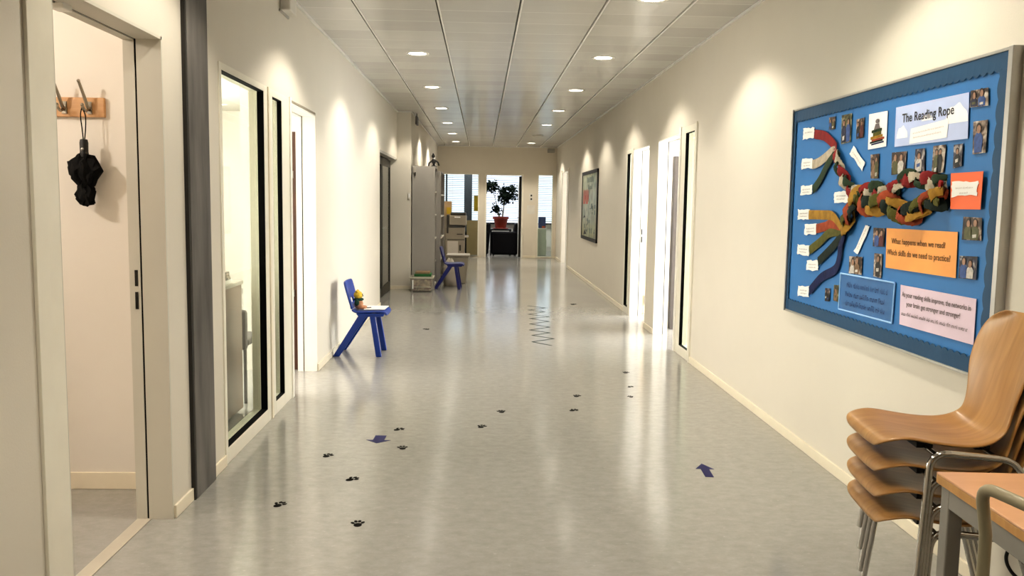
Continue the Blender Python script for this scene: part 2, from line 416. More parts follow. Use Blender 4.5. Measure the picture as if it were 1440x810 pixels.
def text_mesh(body):
    cu = bpy.data.curves.new('txt', 'FONT'); cu.body = body; cu.size = 1; cu.resolution_u = 3; cu.offset = .012
    o = bpy.data.objects.new('txt', cu); COL.objects.link(o)
    dg = bpy.context.evaluated_depsgraph_get(); dg.update()
    me = bpy.data.meshes.new_from_object(o.evaluated_get(dg))
    vs = [v.co.copy() for v in me.vertices]; fs = [list(p.vertices) for p in me.polygons]
    bpy.data.objects.remove(o); bpy.data.curves.remove(cu); bpy.data.meshes.remove(me)
    return vs, fs

# ================================================================== SETTING
# ---- floor
struct('floor', MB().box(-5.6, 6.2, -3.5, 26, -.12, 0), M['floor'], origin=(0, 0, 0))

# ---- ceiling: seven panel strips with dark joints and white rails
joints = [-.936 + .6*k for k in range(5)]
g = .012
mb = MB(); edges = [L] + joints + [R]
for i in range(6):
    a = edges[i] + (g if i else 0); b = edges[i+1] - (g if i < 5 else 0)
    if i == 0:
        mb.box(a, b, -3, YC, H, H+.03); mb.box(LB, b, YC, YE, H, H+.03)
    else: mb.box(a, b, -3, YE, H, H+.03)
struct('ceiling', mb, M['ceil'], origin=(0, 0, 0))
mb = MB().box(L-.2, R+.2, -3.1, YE+.1, H+.06, H+.12)
struct('ceiling_void', mb, M['ceil_gap'], origin=(0, 0, H))
for i, x in enumerate(joints):
    struct('trim_%d' % (i+1), MB().box(x-.001, x+g, -3, YE, H-.003, H+.06), M['rail'])
struct('trim_6', MB().box(L, L+.018, -3, YC, H-.018, H+.001).box(LB, LB+.018, YC, YE, H-.018, H+.001).box(L, LB+.018, YC-.018, YC, H-.018, H+.001), M['rail'])
struct('trim_7', MB().box(R-.018, R, -3, YE, H-.018, H+.001), M['rail'])
struct('trim_8', MB().box(LB, R, YE-.02, YE, H-.018, H+.001), M['rail'])

# ---- left wall (openings along Y) and right wall
def wall_with(x0, x1, y0, y1, z1, ops):
    mb = MB(); y = y0
    for a, b, zt, zb in ops:
        if a > y: mb.box(x0, x1, y, a, 0, z1)
        mb.box(x0, x1, a, b, zt, z1)
        if zb > 0: mb.box(x0, x1, a, b, 0, zb)
        y = b
    if y < y1: mb.box(x0, x1, y, y1, 0, z1)
    return mb
D1 = (2.79, 3.725); W1 = (4.49, 5.49); W2 = (5.49, 6.165); D2 = (6.165, 7.05); D3 = (11.42, YC)
struct('wall_left', wall_with(L-T, L, -3, YC, H+.06, [(D1[0], D1[1], 2.104, 0), (W1[0], D2[1], 2.13, 0), (D3[0], D3[1], 2.08, 0)]), M['wall'], origin=(L, 0, 0))
struct('wall_left_far', MB().box(-1.85, LB, YC, YE+.15, 0, H+.06), M['wall'], origin=(LB, YC, 0))
S3 = (7.56, 8.22); D4 = (8.22, 9.26); D5 = (9.75, 10.77); S4 = (10.77, 11.26); D7 = (18.95, 20.3)
struct('wall_right', wall_with(R, R+T, -3, YE+.15, H+.06, [(S3[0], S3[1], 2.16, 0), (D4[0], D4[1], 2.118, 0), (D5[0], D5[1], 2.112, 0), (S4[0], S4[1], 2.13, 0), (D7[0], D7[1], 2.15, 0)]), M['wall'], origin=(R, 0, 0))
struct('wall_back', MB().box(L-.2, R+.2, -3.15, -3, 0, H+.1), M['wall'])
# end wall
mb = MB()
EW = [(-1.11, -.09, 2.13, .05), (.112, 1.02, 2.13, 0), (1.44, 1.815, 2.13, .03)]
x = -3.2
for a, b, zt, zb in EW:
    mb.box(x, a, YE, YE+T, 0, H+.06); mb.box(a, b, YE, YE+T, zt, H+.06)
    if zb: mb.box(a, b, YE, YE+T, 0, zb)
    x = b
mb.box(x, 3.4, YE, YE+T, 0, H+.06)
struct('wall_end', mb, M['wall_end'], origin=(0, YE, 0))

# ---- rooms off the corridor
def room(name, x0, x1, y0, y1, sides, z=2.78, t=.1, m='wall_room', extra=None):
    mb = MB()
    if 'W' in sides: mb.box(x0-t, x0, y0-t, y1+t, 0, z)
    if 'E' in sides: mb.box(x1, x1+t, y0-t, y1+t, 0, z)
    if 'S' in sides: mb.box(x0, x1, y0-t, y0, 0, z)
    if 'N' in sides: mb.box(x0, x1, y1, y1+t, 0, z)
    mb.box(x0-t, x1+t, y0-t, y1+t, z, z+.08)
    if extra: extra(mb)
    return struct(name, mb, M[m], origin=((x0+x1)/2, (y0+y1)/2, 0))
xl = L-T
room('wall_cloakroom', -3.9, xl, 1.4, 4.117, 'WSN', t=.1)
room('wall_office_left', -5.0, xl, 4.235, 13.6, 'WN', t=.1, extra=lambda mb: mb.box(-1.97, -1.66, 7.06, 7.2, 0, 2.78))  # added stub wall stands in for a reflection in the left glazing
room('wall_office_right', R+T, 5.4, 6.6, 13.0, 'ESN')
room('wall_office_far', R+T, 4.2, 17.5, 21.5, 'ESN')
# end room with window openings in its far wall
YF = 25.2
def far_windows(mb):
    mb.box(-3.2, 3.4, YF, YF+.1, 0, .78); mb.box(-3.2, 3.4, YF, YF+.1, 2.55, 2.78)
room('wall_office_end', -3.2, 3.4, YE+T, YF, 'WE', extra=far_windows)
struct('trim_9', MB().box(-3.2, 3.4, YF-.16, YF, .78, .83), M['sill'])

# ---- baseboards
def bb(name, boxes):
    mb = MB()
    for b in boxes: mb.box(*b)
    return struct(name, mb, M['base'], bevel=.003)
bh = .06
bb('baseboard_left', [(L, L+.012, D1[1]+.002, 3.958, 0, bh), (L, L+.012, 4.265, W1[0], 0, bh), (L, L+.012, D2[1]+.002, D3[0]-.002, 0, bh), (L, L+.012, -3, 2.6, 0, bh)])
bb('baseboard_left_far', [(L-.14, LB+.012, YC-.012, YC, 0, bh), (LB, LB+.012, YC, YE, 0, bh)])
bb('baseboard_right', [(R-.012, R, -3, S3[0]-.002, 0, bh), (R-.012, R, D4[1]+.002, D5[0]-.002, 0, bh), (R-.012, R, S4[1]+.002, D7[0]-.25, 0, bh), (R-.012, R, D7[1]+.03, YE, 0, bh)])
bb('baseboard_end', [(LB, -.02, YE-.012, YE, 0, .045), (1.07, 1.40, YE-.012, YE, 0, bh), (1.83, R, YE-.012, YE, 0, bh)])
bb('baseboard_cloakroom', [(-3.9, xl, 4.105, 4.117, 0, .085)])

# ---- concrete column on the left wall
col = struct('trim_10', MB().box(L-.02, L+.022, 3.975, 4.262, 0, H), M['concrete'], bevel=.003)
tag(col, 'dark grey concrete column standing proud of the left wall')
struct('trim_11', MB().box(L-.02, L+.018, 3.958, 3.975, 0, H), M['concrete_edge'])  # darker strip forming the near side face of the column

# ---- door_1: open doorway to the cloakroom
def lining(name, y0, y1, zt, side, strike=True, mt='white_frame', num=1):
    """pocket-door lining in a wall opening; side=-1 left wall, +1 right wall. Far reveal, dark slot, inner frame strip, soffit."""
    xw = L if side < 0 else R; s = side
    mb = MB()
    mb.box(xw, xw+s*.105, y1-.012, y1+.0, 0, zt)                 # far reveal lining
    mb.box(xw+s*.112, xw+s*.158, y1-.016, y1, 0, zt)             # inner strip
    mb.box(xw, xw+s*.105, y0, y1, zt-.012, zt); mb.box(xw+s*.112, xw+s*.158, y0, y1, zt-.016, zt)
    mb.box(xw, xw+s*.105, y0, y0+.012, 0, zt); mb.box(xw+s*.112, xw+s*.158, y0, y0+.016, 0, zt)
    o = struct(name, mb, M[mt])
    MB().box(xw+s*.105, xw+s*.112, y1-.010, y1, 0, zt).box(xw+s*.105, xw+s*.112, y0, y1, zt-.010, zt).build('door_slot', M['gasket'], o)
    if strike:
        h = MB().box(xw+s*.122, xw+s*.135, y1-.0185, y1-.016, 1.045, 1.115).box(xw+s*.122, xw+s*.135, y1-.0185, y1-.016, .945, 1.02)
        h.build('strike_plate', M['dark_metal'], o)
    return o
M['lining_grey'] = mat('lining_grey_white', (.60, .575, .50), .45, var=.03, scale=2)
d1 = lining('door_1', D1[0], D1[1], 2.104, -1, mt='lining_grey')
# broad face frame on the near side of the doorway
struct('trim_12', MB().box(L, L+.004, 2.70, 2.79, 0, 2.2).box(L, L+.012, 2.62, 2.70, 0, 2.2), M['frame'], bevel=.002)
MB().box(L-.135, L-.085, 3.05, 3.12, 2.072, 2.10).build('door_closer', M['white_frame'], d1, bevel=.004)
struct('trim_13', MB().box(L-T-.005, L-.095, D1[0], D1[1], 0, .004), M['threshold'])

# ---- door_2: left doorway beyond the glazing
lining('door_2', D2[0], D2[1], 2.11, -1, strike=False)
# ---- glazing in the left wall
def glazing(name, xw, s, y0, y1, z0, z1, oy0, oy1, oz0, oz1, rec=.03, fr='frame', depth=.09):
    """flush frame with black glazing rebate and recessed pane"""
    fx = xw - s*.006
    bx = xw + s*depth
    def ring(mb, a0, a1, b0, b1, A0, A1, B0, B1, x0, x1):
        mb.box(x0, x1, a0, A0, b0, b1); mb.box(x0, x1, A1, a1, b0, b1); mb.box(x0, x1, A0, A1, b0, B0); mb.box(x0, x1, A0, A1, B1, b1); return mb
    o = struct(name, MB().box(0, 0, 0, 0, 0, 0) and ring(MB(), y0, y1, z0, z1, oy0-.0, oy1, oz0, oz1, fx, bx), M[fr], bevel=.002)
    gk = ring(MB(), oy0-.001, oy1+.001, oz0-.001, oz1+.001, oy0+.004, oy1-.004, oz0+.004, oz1-.004, fx+s*.002, xw+s*rec)
    gk.build('glazing_gasket', M['gasket'], o)
    xi = xw+s*(rec+.004)
    MB().box(xi, xi+s*.006, oy0+.001, oy1-.001, oz0+.001, oz1-.001).build('pane', M['glass'], o)
    return o
w1 = glazing('window_1', L, -1, W1[0], W1[1]-.02, 0, 2.13, 4.53, 5.385, .085, 2.092, rec=.036)
w2 = glazing('window_2', L, -1, W2[0]+.0, W2[1], 0, 2.13, 5.60, 5.855, .085, 2.085, rec=.026)
MB().box(L+.004, L+.012, W1[1]-.012, W1[1]+.03, 0, 2.13).build('mullion_groove', M['base'], w2)
MB().box(L+.006, L+.014, 6.075, 6.125, 0, 2.14).build('edge_strip', M['white_frame'], w2)
w3 = glazing('window_3', R, 1, S3[0], S3[1], 0, 2.16, 7.66, 7.995, .09, 2.10, rec=.026)
w4 = glazing('window_4', R, 1, S4[0], S4[1], 0, 2.13, 10.92, 11.2, .09, 2.08, rec=.034)
MB().box(R-.014, R-.006, 8.16, 8.22, 0, 2.17).build('edge_strip', M['white_frame'], w3)
MB().box(R-.014, R-.006, 7.56, 7.60, 0, 2.17).build('edge_strip', M['frame'], w3)
lk = MB().box(L-.034, L-.046, 5.70, 5.745, .99, 1.035); lk.build('latch', M['steel'], w2)
lining('door_4', D4[0], D4[1], 2.118, 1, strike=False)
lining('door_5', D5[0], D5[1], 2.112, 1)
# far right doorway + dark gasketed edge
lining('door_7', D7[0], D7[1], 2.15, 1, strike=False)
struct('trim_14', MB().box(R-.012, R, D7[0]-.22, D7[0]-.12, 0, 2.2).box(R-.012, R, D7[0]-.04, D7[0], 0, 2.2).box(R-.012, R, D7[1], D7[1]+.07, 0, 2.2), M['frame'])
struct('trim_15', MB().box(R-.006, R, D7[0]-.12, D7[0]-.04, 0, 2.17), M['dark_metal'])

# ---- door_3: dark double glazed door in the recess on the left
xd = L-.135
mb = MB()
for a, b in ((11.44, 12.55), (12.57, 13.70)):
    mb.box(xd, xd+.03, a, a+.09, 0, 2.06); mb.box(xd, xd+.03, b-.09, b, 0, 2.06); mb.box(xd, xd+.03, a+.09, b-.09, 0, .14); mb.box(xd, xd+.03, a+.09, b-.09, 1.95, 2.06)
d3 = struct('door_3', mb, M['dark_metal'], bevel=.003)
MB().box(xd+.008, xd+.018, 11.53, 12.46, .14, 1.95).box(xd+.008, xd+.018, 12.66, 13.61, .14, 1.95).build('door_panel', M['dark_glass'], d3)
MB().tube([(xd+.03, 12.62, 1.02), (xd+.07, 12.62, 1.02), (xd+.07, 12.74, 1.02)], .009, 8).build('door_handle', M['steel'], d3, smooth=40)
MB().box(xd-.02, xd, 11.42, YC, 0, 2.09).build('door_backing', M['dark_metal'], d3)
MB().box(L-.05, L+.004, 11.42, 13.5, 2.065, 2.10).build('door_header', M['grey_box'], d3)

# ---- end wall glazing / door
def glazing_end(name, x0, x1, z0, z1, fw=.045):
    mb = MB(); y0, y1 = YE-.012, YE+.10
    mb.box(x0, x0+fw, y0, y1, z0, z1); mb.box(x1-fw, x1, y0, y1, z0, z1); mb.box(x0+fw, x1-fw, y0, y1, z0, z0+fw); mb.box(x0+fw, x1-fw, y0, y1, z1-fw, z1)
    o = struct(name, mb, M['frame'])
    MB().box(x0+fw, x1-fw, YE+.04, YE+.046, z0+fw, z1-fw).build('pane', M['glass'], o)
    return o
glazing_end('window_5', -1.14, -.075, .02, 2.15, .03)
glazing_end('window_6', 1.425, 1.83, .015, 2.15, .025)
mb = MB(); mb.box(.075, .115, YE-.012, YE+.14, 0, 2.15).box(1.018, 1.06, YE-.012, YE+.14, 0, 2.15).box(.115, 1.018, YE-.012, YE+.14, 2.11, 2.15)
d6 = struct('door_6', mb, M['frame'])
MB().box(.965, 1.005, YE+.15, YE+.98, .01, 2.10).build('door_leaf', M['white_frame'], d6, bevel=.003)
MB().box(.955, 1.012, YE+.141, YE+.15, .01, 2.10).build('door_edge', M['dark_metal'], d6)
MB().tube([(.965, YE+.22, 1.03), (.92, YE+.22, 1.03), (.92, YE+.34, 1.03)], .01, 8).build('door_handle', M['steel'], d6, smooth=40)

# ================================================================== CEILING FITTINGS
def downlight(x, y, label, on=True):
    t = thing('recessed_downlight', label, 'ceiling light', (x, y, H), 0, 'recessed ceiling downlights')
    MB().lathe([(.078, .0), (.112, .0), (.112, -.006), (.106, -.009), (.084, -.004), (.078, .0)], (x, y, H), 32).build('rim', M['rim'], t, smooth=40)
    MB().lathe([(.0, -.002), (.083, -.003), (.083, .0), (.0, .0)][1:], (x, y, H), 32).build('lens', M['lens'] if on else M['lens_off'], t, smooth=40)
    if on: spot(x, y, 1.0 if y < 14 else 1.35)
def spot(x, y, e=1.0):
    li = bpy.data.lights.new('downlight_lamp', 'SPOT'); li.energy = SPOT_W*e; li.color = (1, .915, .77); li.spot_size = radians(128); li.spot_blend = .35; li.shadow_soft_size = .06
    o = bpy.data.objects.new('downlight_lamp', li); COL.objects.link(o); o.location = (x, y, H-.014)
SPOT_W = 62
ordl = ['nearest lit', 'second lit', 'third lit', 'fourth lit', 'fifth lit', 'farthest lit']
for k in range(6):
    downlight(-.636, 8.36+2.40*k, '%s round ceiling downlight of the left-hand row' % ordl[k])
ordr = ['big bright ceiling downlight cut off by the top edge, first of the right-hand row', 'second downlight of the right-hand row, above the gap between board and doorways',
        'third downlight of the right-hand row', 'fourth downlight of the right-hand row', 'fifth downlight of the right-hand row', 'unlit dark ceiling downlight far along the right-hand row', 'farthest small lit downlight of the right-hand row, by the end wall']
for k in range(7):
    downlight(1.160, 5.97+2.41*k, ordr[k], on=(k != 5))
for y in (5.95, 3.53, 1.1): spot(-.636, y)  # assumed lamps continuing the left row out of view, no fittings
for y in (3.55, 1.1): spot(1.16, y)  # likewise assumed for the right row, unseen and without fittings
t = thing('wall_speaker', 'small white box mounted high on the left wall under the ceiling', 'speaker', (L, 5.96, 2.68))
MB().box(L, L+.07, 5.86, 6.06, 2.685, 2.84-.03).build('housing', M['white_box'], t, bevel=.008)
MB().box(L, L+.012, 5.83, 6.09, 2.67, 2.685).build('bracket', M['grey_box'], t)
o = MB().box(-1.09, -1.06, 13.9, 14.2, 2.66, 2.79).box(-1.08, -1.07, 14.02, 14.08, 2.79, H).build('exit_sign', M['dkgrey'], bevel=.003)
tag(o, 'small dark sign hanging edge-on from the ceiling above the tall grey cabinet', 'sign')
o = MB().box(1.66, 1.84, YE-.09, YE+.002, 2.70, 2.80).build('motion_sensor', M['grey_box'], bevel=.01)
tag(o, 'little beige box at the top right corner of the end wall', 'sensor')

# ================================================================== CLOAKROOM
YB = 4.117
t = thing('coat_rack', 'short beech coat rack with metal hooks on the cloakroom wall', 'coat rack', (-2.0, YB, 1.79))
MB().box(-2.25, -1.772, YB-.022, YB, 1.798, 1.888).build('backboard', M['board_wood'], t, bevel=.003)
for hx in (-1.838, -1.953, -2.068):
    h = MB()
    c = [(hx, YB-.022, 1.83), (hx, YB-.045, 1.845), (hx-.008, YB-.065, 1.90), (hx-.018, YB-.085, 1.955)]
    h.tube(catmull(c, 5), [.008]*10+[.007]*6, 8)
    c = [(hx, YB-.03, 1.838), (hx, YB-.06, 1.822), (hx-.003, YB-.078, 1.832), (hx-.006, YB-.083, 1.846)]
    h.tube(catmull(c, 5), .0065, 8); h.ball((hx-.018, YB-.086, 1.956), .0085, 8, 6); h.ball((hx-.006, YB-.083, 1.848), .0085, 8, 6)
    h.box(hx-.012, hx+.012, YB-.027, YB-.022, 1.812, 1.868)
    h.build('hook', M['hook'], t, smooth=40)
ux, uy = -1.846, YB-.075
t = thing('folded_umbrella', 'folded black compact umbrella hanging by its strap from the coat rack', 'umbrella', (ux, uy, 1.39))
MB().tube(catmull([(ux-.004, uy, 1.836), (ux+.010, uy+.002, 1.80), (ux+.010, uy, 1.74), (ux+.004, uy, 1.69)], 5), .0028, 6).tube(catmull([(ux-.004, uy, 1.836), (ux-.010, uy-.002, 1.80), (ux-.006, uy, 1.74), (ux-.002, uy, 1.69)], 5), .0028, 6).build('strap', M['black_cloth'], t, smooth=60)
hd = MB().lathe([(.006, .078), (.016, .075), (.019, .06), (.018, .02), (.021, .004), (.019, -.006), (.010, -.01)], (ux, uy, 1.615), 14).build('handle', M['black'], t, smooth=40)
MB().ball((ux, uy-.018, 1.645), (.008, .005, .008), 10, 6).build('button', M['steel'], hd, smooth=60)
# loosely gathered canopy: star-shaped folds that pinch at the tie
mb = MB(); n = 40; prof = [(1.618, .018, .2), (1.612, .034, .5), (1.585, .050, .55), (1.555, .062, .55), (1.52, .050, .5), (1.485, .030, .3), (1.475, .027, .2), (1.455, .034, .35), (1.425, .036, .4), (1.402, .028, .4), (1.393, .010, .2)]
vs = []
for j, (z, r, a) in enumerate(prof):
    for k in range(n):
        ph = 2*pi*k/n
        rr = r*(1 - a*.5 + a*abs(sin(4*ph + j*.28))**.8*.75)
        vs.append((ux + rr*cos(ph)*1.15 + (.006 if j % 2 else -.004) + random.uniform(-.004, .004), uy + rr*sin(ph)*.8 + random.uniform(-.004, .004), z + .010*sin(5*ph+j) + random.uniform(-.005, .005)))
fs = [(j*n+k, j*n+(k+1) % n, (j+1)*n+(k+1) % n, (j+1)*n+k) for j in range(len(prof)-1) for k in range(n)] + [tuple(range(n)), tuple(range((len(prof)-1)*n, len(prof)*n))]
cn = mb.add(vs, fs).build('canopy', M['black_cloth'], t, smooth=30)
flaps = MB()
for k, (dx, z, dz, sgn) in enumerate([(-.052, 1.60, -.085, -1), (.045, 1.605, -.08, 1), (-.03, 1.61, -.11, -1), (.03, 1.56, -.07, 1), (.0, 1.60, -.13, 1)]):
    p = [(ux+dx*.4, uy-.03, z), (ux+dx*1.35, uy-.022-.004*k, z-.012), (ux+dx*.9, uy-.038, z+dz)]
    flaps.prism(p, (0, .006, 0))
flaps.build('canopy_flap', M['black_cloth'], cn)
MB().tube([(ux-.030, uy, 1.478), (ux, uy-.026, 1.482), (ux+.030, uy, 1.478), (ux, uy+.026, 1.476)], .006, 6, closed=True).build('tie', M['black_cloth'], cn)

# ================================================================== OFFICE BEHIND THE LEFT GLAZING
t = thing('low_cabinet', 'grey-brown cabinet with a pale top behind the big left window', 'cabinet', (-1.78, 5.3, 0))
MB().box(-2.02, -1.60, 4.72, 5.70, .02, .86).build('carcass', M['greybrown'], t, bevel=.004)
MB().box(-2.03, -1.59, 4.71, 5.71, .86, .885).build('top', M['beige_light'], t, bevel=.004)
MB().box(-1.598, -1.594, 5.20, 5.206, .05, .84).build('door_gap', M['dkgrey'], t)
for k, (c, w, lb) in enumerate([('paper', .0, 'pale bottom book of the little pile behind the left window'), ('ink_grey', .015, 'grey middle book of the little pile behind the left window'), ('red_item', .03, 'reddish top book of the little pile behind the left window')]):
    z = .885+.026*k
    o = MB().box(-1.80+w, -1.605-w*.3, 5.26+w, 5.50-w*.6, z, z+.025).build('book', [M['photo4'] if k else M['paper'], M['red_item']], bevel=.002)
    if k == 2: o.data.materials[0] = M['photo1']
    tag(o, lb, 'book', 'books on the low cabinet')
t = thing('office_chair', 'dark grey chair back seen beside the cabinet behind the left window', 'chair', (-1.80, 6.1, 0))
MB().box(-2.0, -1.62, 5.86, 5.92, .38, .66).build('backrest', M['dkgrey'], t, bevel=.02)
MB().box(-2.0, -1.62, 5.92, 6.30, .40, .45).build('seat', M['dkgrey'], t, bevel=.015)
for dx, dy in ((-1.98, 5.90), (-1.64, 5.90), (-1.98, 6.28), (-1.64, 6.28)): MB().tube([(dx, dy, 0), (dx, dy, .42)], .013, 8).build('leg', M['dkgrey'], t)
t = thing('wardrobe', 'dark brown narrow cupboard just inside the left doorway', 'cupboard', (-1.60, 7.3, 0))
MB().box(-1.66, -1.53, 7.10, 7.6, 0, 1.98).build('carcass', M['brown_wood'], t, bevel=.003)
for z in (1.60, .62): MB().box(-1.575, -1.555, 7.085, 7.10, z, z+.06).build('handle', M['steel'], t)

# ================================================================== OFFICES ON THE RIGHT
t = thing('locker', 'dark grey tall locker glimpsed through the nearer right doorway', 'cupboard', (2.3, 10.2, 0))
MB().box(2.18, 2.30, 9.62, 10.2, 0, 1.98).build('carcass', M['dkgrey'], t, bevel=.004)
MB().box(2.24, 2.26, 9.605, 9.62, .95, 1.1).build('handle', M['steel'], t)
t = thing('cupboard', 'beige waist-high cupboard just inside the farther right doorway', 'cupboard', (2.2, 11.3, 0))
MB().box(2.10, 2.5, 11.0, 11.6, 0, 1.31).build('carcass', M['beige_door'], t, bevel=.004)
MB().box(2.14, 2.16, 10.985, 11.0, .12, .24).build('hinge', M['steel'], t)

# ================================================================== BLUE STACKING CHAIRS
def blue_chair(name, label, loc, m):
    t = thing(name, label, 'chair', loc, 0, 'blue plastic chairs')
    prof = [(.185, .372), (.185, .392), (.172, .408), (.13, .414), (.05, .410), (-.02, .406), (-.075, .404), (-.105, .410), (-.128, .428), (-.143, .455), (-.152, .485), (-.162, .52), (-.175, .57), (-.188, .62), (-.200, .665), (-.206, .69)]
    wid = [.135, .165, .182, .19, .19, .186, .180, .175, .172, .170, .170, .175, .185, .19, .187, .165]
    nv = 14
    def grid(i0, i1, hole=None, curve=.018):
        mb = MB(); vs = []
        for i in range(i0, i1):
            x, z = prof[i]
            for k in range(nv+1):
                u = 2*k/nv-1
                c = curve*u*u*(1 if i > 8 else .25)
                vs.append((x + (c if i > 8 else 0), u*wid[i], z + (c if i <= 8 else 0)))
        fs = []
        for i in range(i1-i0-1):
            for k in range(nv):
                if hole and (i+i0) in hole[0] and hole[1] <= k < hole[2]: continue
                fs.append((i*(nv+1)+k, i*(nv+1)+k+1, (i+1)*(nv+1)+k+1, (i+1)*(nv+1)+k))
        return mb.add(vs, fs)
    grid(0, 9).build('seat', m, t, local=True, smooth=60, solid=.022, sub=1)
    grid(8, 16, hole=((10,), 4, 10)).build('backrest', m, t, local=True, smooth=60, solid=.024, sub=1)
    for s in (-1, 1):
        y0, y1 = s*.145, s*.19
        def leg(xt0, xt1, xb0, xb1, zt):
            return MB().hexa([(xb0, y0+s*.012, 0), (xb1, y0+s*.012, 0), (xb1, y1+s*.008, 0), (xb0, y1+s*.008, 0), (xt0, y0, zt), (xt1, y0, zt), (xt1, y1-s*.012, zt), (xt0, y1-s*.012, zt)])
        leg(.035, .085, .098, .150, .392).build('leg', m, t, local=True, bevel=.008)
        leg(-.055, .020, -.297, -.238, .392).build('leg', m, t, local=True, bevel=.008)
        MB().hexa([(-.06, y0, .365), (.165, y0, .372), (.165, y1-s*.01, .372), (-.06, y1-s*.01, .365), (-.085, y0, .398), (.175, y0, .402), (.175, y1-s*.005, .402), (-.085, y1-s*.005, .398)]).build('side_rail', m, t, local=True, bevel=.006)
    return t
c1 = blue_chair('plastic_chair', 'nearer blue plastic chair against the left wall with a soft toy on it', (-1.050, 7.90, 0), M['blue']); c1.rotation_euler = (0, 0, radians(-1.2))
c2 = dup(c1, (-.475, 13.98, 0), 0, 'farther dark blue plastic chair beside the tall grey cabinet')
c2.rotation_euler = (0, 0, radians(-2))
for ch in c2.children:
    ch.data = ch.data.copy(); ch.data.materials[0] = M['navy']
# things on the nearer blue chair
mb = MB().prism([(-1.075, 7.77, .428), (-.882, 7.76, .430), (-.872, 8.03, .430), (-1.065, 8.04, .428)], (0, 0, .006))
tag(mb.build('paper_sheet', M['paper_shiny'], bevel=.002), 'white sheet lying on the seat of the nearer blue chair', 'sheet of paper')
tag(MB().tube([(-1.09, 7.83, .436), (-1.02, 7.87, .436)], .006, 8).build('pen', M['black'], smooth=40), 'short black pen lying on the white sheet beside the soft toy', 'pen')
tx, ty = -1.13, 7.84
t = thing('soft_toy', 'small yellow and tan soft toy leaning against the nearer blue chair back', 'soft toy', (tx, ty, .42))
MB().ball((tx, ty, .475), (.042, .045, .052), 14, 10).build('body', M['toy_p'], t, smooth=60)
hdm = MB().ball((tx-.005, ty, .555), (.042, .044, .040), 14, 10).build('head', M['toy_y'], t, smooth=60)
for dy in (-.03, .03): MB().ball((tx-.012, ty+dy, .590), .014, 8, 6).build('ear', M['toy_y'], hdm, smooth=60)
MB().ball((tx+.034, ty-.014, .562), .005, 6, 5).ball((tx+.034, ty+.014, .562), .005, 6, 5).ball((tx+.038, ty, .55), .006, 6, 5).build('face', M['black'], hdm)
MB().lathe([(.030, -.012), (.046, -.006), (.046, .008), (.030, .014)], (tx, ty-.002, .515), 14).build('scarf', M['toy_g'], t, smooth=50)
MB().ball((tx-.01, ty-.047, .49), (.022, .016, .03), 10, 7).build('arm', M['toy_g'], t, smooth=60)
MB().ball((tx-.01, ty+.047, .49), (.022, .016, .03), 10, 7).build('arm', M['toy_g'], t, smooth=60)
MB().ball((tx+.04, ty-.022, .442), (.036, .017, .017), 10, 7).build('leg', M['toy_p'], t, smooth=60)
MB().ball((tx+.04, ty+.022, .442), (.036, .017, .017), 10, 7).build('leg', M['toy_p'], t, smooth=60)

# ================================================================== CABINETS AND CLUTTER ON THE LEFT, FAR END
def cabinet(name, label, x0, x1, y0, y1, z1, shelves):
    t = thing(name, label, 'cabinet', ((x0+x1)/2, y0, 0), 0)
    MB().box(x0, x1, y0, y0+.022, 0, z1).build('side_panel', M['grey_cab'], t, bevel=.002)
    MB().box(x0, x1, y1-.022, y1, 0, z1).build('side_panel', M['grey_cab'], t, bevel=.002)
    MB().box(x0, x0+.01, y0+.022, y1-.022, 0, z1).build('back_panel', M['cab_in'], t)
    MB().box(x0, x1, y0+.022, y1-.022, z1-.022, z1).build('top_panel', M['grey_cab'], t)
    for k in range(shelves):
        z = .06 + k*(z1-.10)/shelves
        MB().box(x0+.01, x1-.004, y0+.022, y1-.022, z, z+.024).build('shelf', [M['grey_cab_edge']], t)
    return t
ca = cabinet('tall_cabinet', 'tall grey open-fronted shelf unit with its side to the corridor, nearer of two', LB+.016, -.755, YC+.03, 14.30, 1.985, 5)
MB().box(LB+.04, LB+.075, YC+.012, YC+.03, 1.88, 1.965).build('label_holder', M['beige_light'], ca)
MB().box(LB+.055, LB+.075, YC+.010, YC+.03, 1.83, 1.885).build('label_holder', M['beige_dark'], ca)
cabinet('tall_cabinet', 'second tall grey shelf unit half hidden behind the nearer one', LB+.016, -.69, 14.34, 15.7, 1.93, 5)
for sh, lb in ((1, 'dark box file row on the lower shelf of the nearer grey shelf unit'), (3, 'dark binder on the fourth shelf of the nearer grey shelf unit')):
    z = .06 + sh*(1.885)/5 + .026
    tag(MB().box(LB+.05, -.80, YC+.10, YC+.50, z, z+.27).build('box_file', M['dkgrey'], bevel=.003), lb, 'box file')
t = thing('figurine', 'small black figurine on top of the tall grey shelf unit', 'figurine', (-.80, 14.1, 1.987))
fx, fy = -.80, 14.12
MB().lathe([(.05, 0), (.055, .01), (.02, .03), (.018, .06)], (fx, fy, 1.987), 14).build('base', M['black'], t, smooth=40)
MB().ball((fx, fy, 2.08), (.035, .03, .05), 10, 8).tube([(fx-.03, fy, 2.09), (fx-.075, fy, 2.05), (fx-.085, fy, 2.0)], .013, 6).tube([(fx+.03, fy, 2.09), (fx+.07, fy, 2.06), (fx+.085, fy, 2.01)], .013, 6).build('body', M['black'], t, smooth=50)
MB().ball((fx+.008, fy-.01, 2.125), (.018, .02, .016), 8, 6).build('collar', M['paper'], t, smooth=50)
MB().ball((fx-.008, fy, 2.165), (.028, .028, .032), 10, 8).ball((fx-.01, fy, 2.20), (.014, .014, .012), 8, 6).build('head', M['black'], t, smooth=50)
